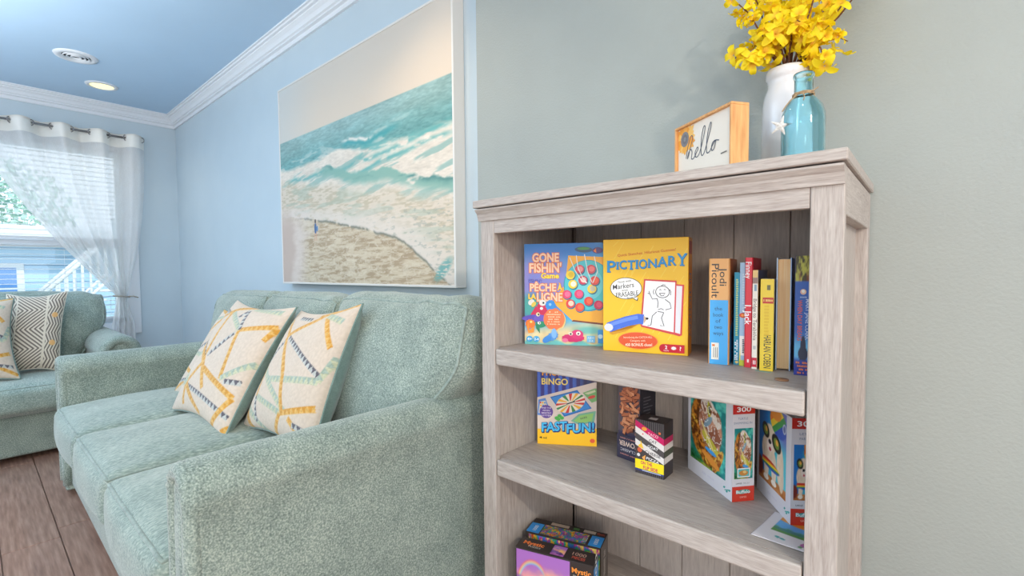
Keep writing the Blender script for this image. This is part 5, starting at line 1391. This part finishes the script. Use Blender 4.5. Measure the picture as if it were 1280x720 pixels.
sp.text('HARLAN COBEN', 0.58, 0.21, 0.072, C(66, 62, 44), 0.36, 0.008, rot=-PI / 2); sp.marks(0.45, 0.55, 0.05, C(232, 192, 40), 0.34, -PI / 2, 10); sp.build('spine_print', r)
sd.rect(0, 0, 1, 1, C(226, 226, 220)); sd.rect(0, 0, 1, 0.4, C(150, 180, 60)); sd.build('cover_print', r)
# book shelved pages outwards
r, sp, sd = book('pale blue book shelved with its tan page edges facing out', -0.2486, 1.3575, 188, 0.0290, 0.253, 0.155, C(190, 214, 236), True, M_PAGES)
r.location = (-0.2520, 1.3575, S1 + 0.0004); r.rotation_euler = (0, 0, math.radians(188))
r, sp, sd = book('blue paperback thriller with orange lettering, beside the right post', -0.2165, 1.168, 10, 0.0330, 0.256, 0.105, C(40, 84, 160), False)
u, v = uvgrid(40, 60)
cv = mixc(rgb(52, 96, 176) + 0 * u[..., None], rgb(110, 190, 226), sstep(0.60, 0.78, v) * (1 - sstep(0.84, 0.88, v)))
top = mixc(rgb(70, 60, 20) + 0 * u[..., None], rgb(196, 190, 70), sstep(0.35, 0.65, fbm(u * 9, v * 26, 3))); top = mixc(top, rgb(150, 70, 40) + 0 * u[..., None], sstep(0.1, 0.2, v) * sstep(0.4, 0.6, fbm(u * 14, v * 5, 6)) * 0.8)
cv = mixc(cv, top, 1.0 * (v < 0.205)); cv = mixc(cv, rgb(44, 46, 70) + 0 * u[..., None], np.maximum(blob(u, v, 0.5, 0.77, 0.16, 0.10), blob(u, v, 0.5, 0.82, 0.28, 0.06)))
cv = mixc(cv, rgb(50, 60, 150) + 0 * u[..., None], 1.0 * (v > 0.875))
art('spine_art', cv, (0.0005, -0.0002, 0), (1, 0, 0), (0, 0, 1), 0.032, 0.256, r, off=0.0002)
sp.z = 0.0005
sp.ell(0.46, 0.70, 0.022, 0.024, C(240, 190, 160)); sp.ell(0.46, 0.705, 0.012, 0.014, C(250, 240, 226)); sp.marks(0.48, 0.655, 0.014, C(170, 190, 220), 0.4, 0, 5)
sp.text('WHEN DAY BREAKS', 0.30, 0.45, 0.20, C(226, 96, 60), 0.34, 0.012, rot=-PI / 2) if False else sp.text('WHEN DAY BREAKS', 0.30, 0.46, 0.034, C(226, 96, 60), 0.34, 0.014, rot=-PI / 2)
sp.text('MARY JANE CLARK', 0.74, 0.47, 0.032, C(206, 216, 236), 0.34, 0.006, rot=-PI / 2)
for i in range(4): sp.marks(0.5, 0.105 - i * 0.028, 0.018, C(240, 130, 60), 0.8 if i % 2 == 0 else 0.65, 0, 11 - i)
sp.build('spine_print', r)

# small brown disc on the shelf
ck = tag(lathe('wooden_disc', [(0, 0), (0.0125, 0), (0.013, 0.0015), (0.0125, 0.003), (0, 0.003)], plain('brown_disc', C(150, 110, 80), 0.5), None, 24, (-0.224, 1.095, S1)), 'small brown disc lying on the shelf in front of the books', 'disc')
sl = root('bookmark', 'torn teal paper slip under the yellow book', 'bookmark', (-0.275, 1.165, S1))
bm = bmesh.new(); add_box(bm, -0.016, 0.016, -0.005, 0.0, 0.0, 0.0004)
link('slip', bm_mesh('slip', bm), card(C(90, 180, 170), 0.7), sl)

# ------------------------------------------------------------------ on top of the bookcase
hb = root('hello_sign', 'small wood framed sign reading hello beside the vase', 'sign', (-0.505, 1.22, BT), math.radians(-34.4))
hw, hh, hd = 0.212, 0.157, 0.046
bm = bmesh.new(); ft = 0.006
add_box(bm, 0, hw, 0, hd, 0, ft, 0.0008); add_box(bm, 0, hw, 0, hd, hh - ft, hh, 0.0008); add_box(bm, 0, ft, 0, hd, ft, hh - ft, 0.0008); add_box(bm, hw - ft, hw, 0, hd, ft, hh - ft, 0.0008)
link('frame', bm_mesh('frame', bm), M_OAK, hb)
box('panel', ft, hw - ft, 0.008, 0.014, ft, hh - ft, card(C(240, 230, 216), 0.7), hb)
pn = Print((ft, 0.008, ft), (1, 0, 0), (0, 0, 1), hw - 2 * ft, hh - 2 * ft)
random.seed(5)
for i in range(20):
    a = 2 * PI * i / 20; x_, y_ = 0.14 + 0.13 * math.cos(a), 0.80 + 0.18 * math.sin(a)
    L1_ = random.uniform(0.85, 1.15); tip = (0.14 + 0.20 * L1_ * math.cos(a), 0.80 + 0.28 * L1_ * math.sin(a))
    sx_, sy_ = -math.sin(a) * 0.055, math.cos(a) * 0.075
    P_ = [(0.14, 0.80), (x_ + sx_, y_ + sy_), tip, (x_ - sx_, y_ - sy_)]
    P_ = [(min(max(q[0], 0.002), 0.998), min(max(q[1], 0.002), 0.998)) for q in P_]
    pn.poly(P_, random.choice([C(244, 176, 80), C(240, 160, 60), C(248, 196, 110)]))
pn.ell(0.14, 0.80, 0.115, 0.13, C(132, 130, 132), 28, 0, 0.03); pn.ell(0.14, 0.80, 0.075, 0.085, C(116, 114, 118), 20, 0, 0.06); pn.ell(0.14, 0.80, 0.035, 0.04, C(140, 138, 140), 14)
ink = C(70, 84, 104)


def cat(pts, n=8):
    o_ = []
    for i in range(len(pts) - 1):
        p0, p1, p2, p3 = [np.array(pts[min(max(j, 0), len(pts) - 1)]) for j in (i - 1, i, i + 1, i + 2)]
        for t in np.linspace(0, 1, n, endpoint=False):
            o_.append(tuple(0.5 * ((2 * p1) + (-p0 + p2) * t + (2 * p0 - 5 * p1 + 4 * p2 - p3) * t ** 2 + (-p0 + 3 * p1 - 3 * p2 + p3) * t ** 3)))
    o_.append(tuple(pts[-1])); return o_


hello = [(0.20, 0.16), (0.24, 0.45), (0.30, 0.66), (0.33, 0.60), (0.28, 0.35), (0.23, 0.14), (0.25, 0.28), (0.30, 0.34), (0.32, 0.26), (0.31, 0.12), (0.35, 0.10), (0.40, 0.20), (0.44, 0.29), (0.42, 0.33), (0.38, 0.22), (0.40, 0.11), (0.46, 0.16), (0.53, 0.45), (0.57, 0.72), (0.54, 0.74), (0.50, 0.48), (0.50, 0.14), (0.55, 0.13), (0.63, 0.45), (0.68, 0.72), (0.66, 0.76), (0.61, 0.50), (0.60, 0.15), (0.65, 0.12), (0.71, 0.25), (0.76, 0.32), (0.73, 0.15), (0.69, 0.14), (0.70, 0.28), (0.75, 0.33), (0.82, 0.30)]
hello = [(x_ - 0.03, 0.43 + (y_ - 0.12) * 0.70) for x_, y_ in hello]
pn.stroke(cat(hello), 0.015, ink); pn.stroke([(0.82, 0.335), (0.92, 0.345)], 0.02, C(120, 116, 110))
pn.build('panel_print', hb, M_MATTE)

# vase
M_CER = plain('white_glaze', C(222, 219, 219), 0.12, **{'Coat Weight': 0.6, 'Subsurface Weight': 0.15, 'Subsurface Radius': (0.02, 0.02, 0.02), 'Subsurface Scale': 0.05})
VX, VY = -0.268, 1.325
vs_ = tag(lathe('vase', [(0, 0.004), (0.050, 0.004), (0.056, 0.008), (0.0575, 0.03), (0.056, 0.12), (0.0545, 0.19), (0.052, 0.212), (0.045, 0.232), (0.0435, 0.243), (0.0445, 0.252), (0.0475, 0.256), (0.0485, 0.268), (0.0475, 0.275), (0.0445, 0.277), (0.042, 0.272), (0.041, 0.245), (0.048, 0.21), (0.0525, 0.12), (0.053, 0.02), (0, 0.012)], M_CER, None, 48, (VX, VY, BT - 0.003)),
          'white glazed jug shaped vase holding yellow branches', 'vase')

# blue bottle with twine and starfish
m, nt, b = new_mat('blue_glass')
b.inputs['Base Color'].default_value = C(196, 234, 242); b.inputs['Transmission Weight'].default_value = 1.0; b.inputs['Roughness'].default_value = 0.03; b.inputs['IOR'].default_value = 1.4
M_BOT = m
bt_ = root('glass_bottle', 'small translucent blue glass bottle in front of the white vase', 'bottle', (-0.2077, 1.17, BT))
bp_ = [(0, 0.003), (0.034, 0.001), (0.039, 0.005), (0.0405, 0.015), (0.0405, 0.105), (0.0395, 0.118), (0.035, 0.133), (0.026, 0.146), (0.0195, 0.152), (0.0175, 0.158), (0.0172, 0.188), (0.0185, 0.192), (0.0198, 0.195), (0.0198, 0.199), (0.0185, 0.2015), (0.0165, 0.201), (0.0148, 0.196), (0.0145, 0.158), (0.018, 0.150), (0.030, 0.136), (0.0365, 0.118), (0.0375, 0.104), (0.0375, 0.018), (0.034, 0.009), (0, 0.0085)]
lathe('glass', bp_, M_BOT, bt_, 48)
M_TW = noise_mat('jute', [(0.3, C(140, 112, 82)), (0.7, C(196, 168, 130))], 200, rough=0.9)
bm = bmesh.new()
hel = [((0.0185 + 0.0012 * (i % 2)) * math.cos(2 * PI * i / 20), (0.0185 + 0.0012 * (i % 2)) * math.sin(2 * PI * i / 20), 0.154 + 0.0022 * i / 20 + 0.0003 * (i % 3)) for i in range(61)]
add_tube(bm, hel, 0.0014, 6)
camdir = (Vector((0, 0, 0)) - Vector((-0.2077, 1.17, 0))).normalized()
side = Vector((camdir.y, -camdir.x, 0))      # towards the left seen from the room
if side.x > 0: side = -side
ps = lambda s_, f_, z_: side * s_ + camdir * f_ + Vector((0, 0, z_))
add_tube(bm, [ps(0.012, 0.015, 0.155), ps(0.022, 0.018, 0.147), ps(0.031, 0.021, 0.135), ps(0.0375, 0.022, 0.124)], 0.0014, 6)
add_tube(bm, [ps(-0.012, 0.014, 0.156), ps(-0.020, 0.012, 0.162), ps(-0.026, 0.01, 0.166)], 0.0012, 6)
add_tube(bm, [ps(0.0, 0.019, 0.155), ps(-0.002, 0.026, 0.146), ps(0.0, 0.031, 0.138)], 0.0013, 6)
tw = link('twine', bm_mesh('twine', bm), M_TW, bt_, smooth=True)
M_STAR = noise_mat('white_starfish', [(0.3, C(190, 184, 178)), (0.7, C(240, 236, 230))], 250, rough=0.9, bump=0.6, bump_scale=300)
bm = bmesh.new()
cs = ps(0.040, 0.026, 0.094)
top = bm.verts.new(cs + camdir * 0.005); bot = bm.verts.new(cs - camdir * 0.003)
ring = []
for i in range(10):
    a = PI / 2 + 0.25 + i * PI / 5; rr = 0.031 if i % 2 == 0 else 0.008
    ring.append(bm.verts.new(cs + side * (rr * math.cos(a)) + Vector((0, 0, rr * math.sin(a)))))
for i in range(10):
    bm.faces.new((ring[i], ring[(i + 1) % 10], top)); bm.faces.new((ring[(i + 1) % 10], ring[i], bot))
bmesh.ops.recalc_face_normals(bm, faces=bm.faces)
so = link('starfish', bm_mesh('starfish', bm), M_STAR, tw)
bv = so.modifiers.new('soft', 'BEVEL'); bv.width = 0.0015; bv.segments = 2

# forsythia branches
random.seed(21)
M_TWIG = noise_mat('brown_twig', [(0.3, C(86, 52, 34)), (0.7, C(128, 84, 56))], 60, rough=0.8)
m, nt, b = new_mat('yellow_petal')
N, L = nt.nodes, nt.links
tc = N.new('ShaderNodeTexCoord'); ln2 = N.new('ShaderNodeVectorMath'); ln2.operation = 'LENGTH'
L.new(tc.outputs['Object'], ln2.inputs[0])
mr = N.new('ShaderNodeMapRange'); mr.inputs[1].default_value = 0.002; mr.inputs[2].default_value = 0.014
L.new(ln2.outputs['Value'], mr.inputs[0])
cr2 = N.new('ShaderNodeValToRGB'); cr2.color_ramp.elements[0].color = C(244, 190, 60); cr2.color_ramp.elements[1].color = C(254, 228, 26)
L.new(mr.outputs[0], cr2.inputs[0]); L.new(cr2.outputs[0], b.inputs['Base Color'])
b.inputs['Roughness'].default_value = 0.6
tl = N.new('ShaderNodeBsdfTranslucent'); L.new(cr2.outputs[0], tl.inputs[0])
mxs = N.new('ShaderNodeMixShader'); mxs.inputs[0].default_value = 0.35
L.new(b.outputs[0], mxs.inputs[1]); L.new(tl.outputs[0], mxs.inputs[2]); L.new(mxs.outputs[0], N['Material Output'].inputs[0])
M_PET = m


def flower_mesh(sd_, openness):
    rnd = random.Random(sd_)
    bm = bmesh.new()
    for k in range(4):
        a = k * PI / 2 + rnd.uniform(-0.15, 0.15); L_p = rnd.uniform(0.026, 0.032); wd_ = rnd.uniform(0.0068, 0.0086); tw_ = rnd.uniform(-0.5, 0.5)
        rows = []
        for i in range(6):
            t = i / 5
            r_ = L_p * (t * openness + 0.05); z = L_p * (0.75 * (1 - openness) * t + 0.25 * math.sin(t * 2.2)) - 0.012 * t * t * openness
            hw_ = wd_ * (math.sin(PI * (t * 0.74 + 0.13)) ** 0.8)
            row = []
            for j in (-1, 0, 1):
                lx, ly, lz = r_, j * hw_ * math.cos(tw_ * t), z + abs(j) * 0.0022 + j * hw_ * math.sin(tw_ * t)
                row.append(bm.verts.new((lx * math.cos(a) - ly * math.sin(a), lx * math.sin(a) + ly * math.cos(a), lz)))
            rows.append(row)
        for p, q in zip(rows, rows[1:]):
            for j in range(2):
                bm.faces.new((p[j], p[j + 1], q[j + 1], q[j]))
    me = bm_mesh('flower', bm)
    me.materials.append(M_PET)
    me.polygons.foreach_set('use_smooth', [True] * len(me.polygons))
    return me


FM = [flower_mesh(i, o_) for i, o_ in enumerate((0.95, 0.85, 1.0, 0.7, 0.55))]
mouth = Vector((VX, VY, BT + 0.262))
rt_dir = -side
tips = []
for i in range(11):
    t = i / 10.0
    s_ = -0.125 + 0.335 * t + random.uniform(-0.012, 0.012)
    tips.append((s_, random.uniform(-0.07, 0.10), random.uniform(0.20, 0.30) - 0.5 * abs(s_ - 0.01) ** 1.15))
tips += [(-0.11, 0.03, 0.055), (-0.085, 0.07, 0.02), (0.085, 0.05, -0.012), (0.12, 0.0, 0.05), (0.02, 0.09, 0.08), (-0.04, 0.08, 0.07), (0.06, 0.09, 0.05)]
for bi, (sx_, dz_, hz_) in enumerate(tips):
    br = root('forsythia_branch', 'brown forsythia twig with yellow blossoms standing in the white vase', 'branch', tuple(mouth), 0, 'forsythia branches in the white vase')
    end = rt_dir * sx_ + camdir * dz_ + Vector((0, 0, hz_))
    st0 = Vector((random.uniform(-0.012, 0.012), random.uniform(-0.012, 0.012), -0.19)); md0 = rt_dir * (sx_ * 0.12) + camdir * (dz_ * 0.12) + Vector((0, 0, 0.012))
    ln0 = md0.length
    if md0.xy.length > 0.028: md0 = md0 * (0.028 / md0.xy.length); md0.z = 0.012
    pts = [st0, st0 * 0.45 + md0 * 0.4, md0]
    for t in np.linspace(0.15, 1, 8):
        pts.append(md0.lerp(end, t) + Vector((0, 0, 0.02 * math.sin(PI * t) * (1 if hz_ > 0.08 else 2.2))) + Vector((random.gauss(0, 0.003), random.gauss(0, 0.003), 0)))
    tube('twig', pts, [0.0026] * 3 + [0.0024 - 0.0013 * t for t in np.linspace(0, 1, 8)], M_TWIG, br, 6)
    nf = 13 if hz_ > 0.1 else 9
    for k in range(nf):
        t = 0.18 + 0.82 * (k + random.random() * 0.6) / nf if hz_ > 0.1 else 0.35 + 0.65 * (k + random.random() * 0.6) / nf
        t = min(t, 1.0)
        q = md0.lerp(end, t) + Vector((0, 0, 0.02 * math.sin(PI * t)))
        dv = Vector((random.gauss(0, 1), random.gauss(0, 1), random.gauss(0.3, 0.8))).normalized()
        dv = (dv + camdir * 0.35).normalized()
        o = bpy.data.objects.new('flower', random.choice(FM)); COL.objects.link(o); o.parent = br
        o.location = q + dv * random.uniform(0.010, 0.020)
        o.rotation_euler = (dv.to_track_quat('Z', 'Y') @ Matrix.Rotation(random.random() * 6.28, 4, 'Z').to_quaternion()).to_euler()
        sc_ = random.uniform(0.85, 1.15); o.scale = (sc_, sc_, sc_)
